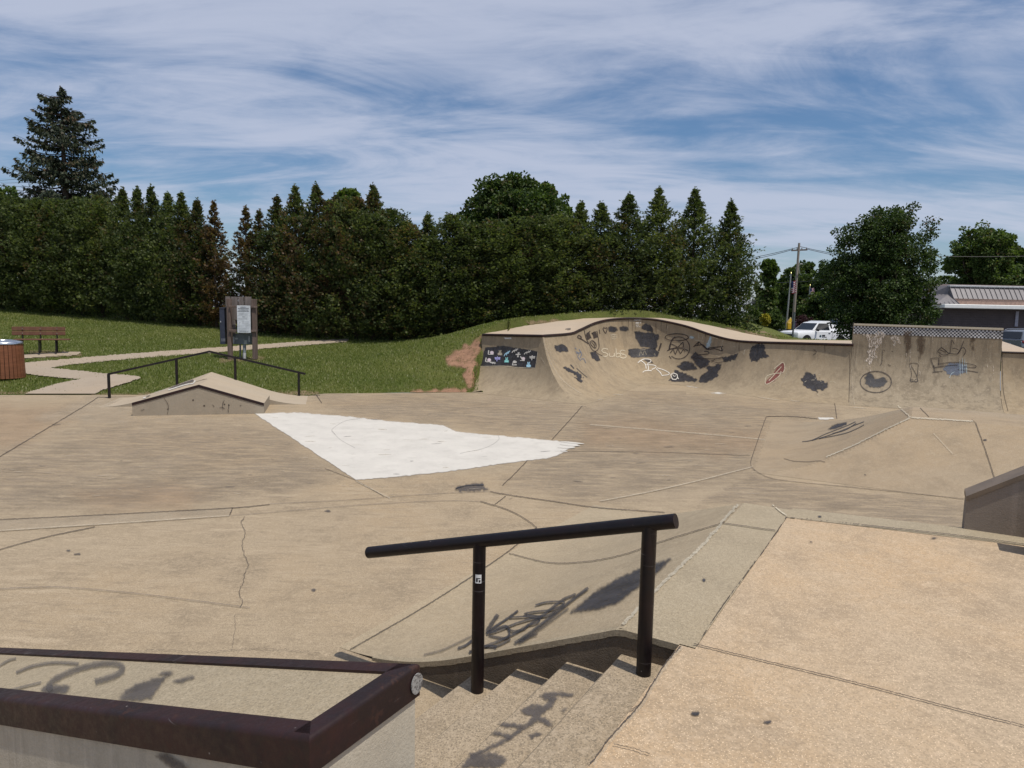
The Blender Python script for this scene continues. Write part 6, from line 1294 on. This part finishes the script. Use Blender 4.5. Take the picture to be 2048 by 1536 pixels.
hd = far(1803, 428.5, 36); b = MB(); b.tube([la, hd+[-.1, 0, .02]], .04, 8); b.build('lamp_arm', m_galv, lp_); b = MB(); b.hull([hd+np.array([.30*math.cos(t)*k, .14*math.sin(t)*k, z]) for t in np.linspace(0, 6.28, 15)[:-1] for k, z in ((1, 0), (.75, .06), (.8, -.035))]); b.build('lamp_head', plain('lamp_grey', (.10, .10, .11), .4), lp_, True, 50)

# ------------------------------------------------------------------ buildings
YB = 50.0
def bpt(x, y, dy=0.0): return far(x, y, YB+dy)
zt = bpt(1960, 573)[2]; zs = bpt(1960, 597.5)[2]; ze = bpt(1960, 609.5)[2]; zf = bpt(1960, 617.5)[2]
xl = bpt(1886, 612)[0]; gB = float(ground(34, 50))-.3; xR = xl+30; xlo = bpt(1845, 650, 4)[0]
bl = thing('brown_building', (xl+8, YB+5, gB), 'single storey brown building with a grey standing seam mansard roof, behind the maple', 'building')
n = NT('brown_siding'); P = n.pos(); sp = n.new('ShaderNodeSeparateXYZ'); n.link(P, sp.inputs[0]); sa = n.math('FRACT', n.math('MULTIPLY', sp.outputs[2], 6.0)); cc_ = n.mix(n.rng(n.noise(P, 1.5, 4), .3, .7), (.090, .068, .068), (.112, .085, .083)); n.bump(sa, .02); m_sid = n.fin(n.mix(n.math('MULTIPLY', n.rng(sa, .12, .0), .6), cc_, (.03, .022, .022)), .7)
b = MB(); b.box(((xl+.5+xR)/2, YB+6, (gB+zf)/2), (xR-xl-.5, 10.6, zf-gB)); b.build('wall', m_sid, bl)
b = MB(); b.box((xl-.4, YB+7.5, (gB+zf)/2), (2.6, 8.5, zf-gB-.02)); b.build('side_wall', concrete('taupe_wall', (.21, .175, .16), .15, .2, .1), bl)
b = MB(); b.box(((xl+xR)/2, YB+5.6, (zf+ze)/2), (xR-xl+.3, 12, ze-zf), bev=.03); b.build('fascia', plain('fascia_white', (.82, .81, .78), .5, vary=.04), bl)
b = MB(); b.box(((xl+1.0+xR)/2, YB+6.6, (ze+zs)/2+.02), (xR-xl-1.0, 12, zs-ze), bev=.02); b.build('frieze', plain('frieze_brown', (.30, .20, .16), .6), bl)
m_seam = plain('seam_metal', (.17, .158, .163), .5, .2, .08); x1_ = xl+1.05
mr_ = MB(); mr_.face([(x1_, YB+.55, zs), (xR, YB+.55, zs), (xR, YB+1.15, zt), (x1_, YB+1.15, zt)]); mr_.face([(x1_, YB+1.15, zt), (xR, YB+1.15, zt), (xR, YB+9, zt), (x1_, YB+9, zt)]); mr_.face([(x1_, YB+.55, zs), (x1_, YB+1.15, zt), (x1_, YB+9, zt), (x1_, YB+9, zs)])
mro = mr_.build('mansard_roof', m_seam, bl)
b = MB(); nS = int((xR-x1_)/.36)
for k in range(nS):
    x = x1_+k*.36; b.prism([(x, YB+.53, zs), (x+.02, YB+.53, zs), (x+.02, YB+1.13, zt), (x, YB+1.13, zt)], (0, -.045, 0))
so_ = b.build('roof_seam', plain('seam_dark', (.16, .15, .155), .5, .3), mro); 
b = MB(); b.box(((x1_+xR)/2, YB+1.2, zt+.05), (xR-x1_+.1, .35, .13), bev=.02); b.build('ridge_cap', plain('ridge_pale', (.42, .42, .43), .4, .3), mro)
# corner hip skirt
A0 = (xl-.55, YB-.02, ze+.02); A1 = (xl+1.15, YB-.02, ze+.02); A2 = (xl+1.0, YB+1.1, zt-.55); A3 = (xl+.15, YB+2.0, zt-.55); A4 = (xl-.55, YB+6, ze+.02)
b = MB(); b.face([A0, A1, A2, A3]); b.face([A0, A3, (xl+.15, YB+6, zt-.55), A4]); b.face([A3, A2, (x1_+.02, YB+1.15, zt+.09), (x1_-.45, YB+2.2, zt+.09)]); b.face([A3, (x1_-.45, YB+2.2, zt+.09), (x1_-.45, YB+6, zt+.09), (xl+.15, YB+6, zt-.55)]); b.face([(x1_+.02, YB+1.15, zt+.09), (x1_-.45, YB+2.2, zt+.09), (x1_-.45, YB+6, zt+.09), (x1_+.02, YB+6, zt+.09)])
hip = b.build('hip_skirt', m_seam, bl); b = MB()
for k in range(6):
    s_ = k/5.; lo_ = np.array(A0)*(1-s_)+np.array(A1)*s_; hi_ = np.array(A3)*(1-s_)+np.array(A2)*s_; b.tube([lo_+[0, -.03, .01], hi_+[0, -.03, .01]], .03, 4)
b.build('roof_seam', plain('seam_dark2', (.15, .14, .145), .5, .3), hip)
b = MB(); b.box((bpt(2046.5, 640)[0], YB+.66, bpt(2046, 638)[2]), (.22, .05, 1.1)); b.build('door_trim', plain('trim_lilac', (.4, .38, .44), .5), bl)
b = MB(); q = bpt(1891, 619); b.box((q[0]+.15, YB+.62, q[2]), (.22, .14, .12), bev=.02); b.build('wall_light', plain('wall_light', (.35, .33, .3), .4), bl)
fb2 = thing('far_roof_building', (bpt(1890, 570, 18)[0], YB+18, gB), 'low brown roofed building seen behind the mansard roof', 'building')
def slab2(name, x0_, x1__, y0_, y1_, dy, th, mat, par):
    a_, c_ = bpt(x0_, y0_, dy), bpt(x1__, y1_, dy); b = MB(); b.box(((a_[0]+c_[0])/2, YB+dy+th/2, (a_[2]+c_[2])/2), (abs(c_[0]-a_[0]), th, abs(a_[2]-c_[2]))); return b.build(name, mat, par)
m_rf = plain('far_roof_brown', (.10, .075, .07), .8, vary=.1); slab2('wall', 1872, 2100, 585, 640, 18, 8, m_sid, fb2)
a_ = bpt(1868, 586, 17.5); c_ = bpt(2105, 590, 17.5); rz_ = bpt(1900, 567, 20)[2]; b = MB(); b.hull([a_, (c_[0], a_[1], a_[2]), (a_[0]+1, a_[1]+9, a_[2]), (c_[0], a_[1]+9, a_[2]), (a_[0]+1.2, a_[1]+4, rz_), (c_[0], a_[1]+4, rz_)]); b.build('roof', m_rf, fb2)
# grey house behind the flagpole
YH = 98.0
def hpt(x, y): return far(x, y, YH)
a_, c_ = hpt(1542, 586), hpt(1586, 640); gH = float(ground(a_[0], YH)); hs = thing('grey_house', ((a_[0]+c_[0])/2, YH+3, gH), 'dark grey house with a porch behind the utility pole', 'house')
zw = hpt(1560, 606)[2]; b = MB(); b.box(((a_[0]+c_[0])/2, YH+4, (gH+zw)/2), (c_[0]-a_[0], 7, zw-gH)); b.build('wall', plain('house_grey', (.085, .085, .09), .8), hs)
zr = hpt(1560, 585)[2]; b = MB(); b.hull([(a_[0]-.4, YH+.2, zw), (c_[0]+.4, YH+.2, zw), (a_[0]-.4, YH+7.8, zw), (c_[0]+.4, YH+7.8, zw), (a_[0]+.4, YH+4, zr), (c_[0]-.4, YH+4, zr)]); b.build('roof', plain('house_roof', (.075, .07, .075), .85), hs)
zp1, zp0 = hpt(1560, 613)[2], hpt(1560, 617)[2]; b = MB(); b.box(((a_[0]+c_[0])/2, YH-.9, (zp1+zp0)/2), (c_[0]-a_[0]+.4, 2.6, zp1-zp0)); pr_ = b.build('porch_roof', plain('porch_grey', (.13, .125, .13), .8), hs)
for x in (1556, 1567, 1574): q = hpt(x, 630); b = MB(); b.box((q[0], YH-2.0, (gH+zp0)/2), (.16, .16, zp0-gH)); b.build('porch_post', plain('porch_post', (.2, .2, .21), .7), hs)
for x in (1568, 1578): q0, q1 = hpt(x-2.2, 601), hpt(x+2.2, 606); 
for x in (1551, 1562, 1577):
    q = hpt(x, 603); f_ = MB(); f_.box((q[0], YH+.48, hpt(x, 609.5)[2]), (.9, .08, .5)); w_ = f_.build('window', plain('house_trim', (.3, .3, .31), .6), hs); f_ = MB(); f_.box((q[0], YH+.42, hpt(x, 609.5)[2]), (.74, .05, .38)); f_.build('pane', m_glass, w_)
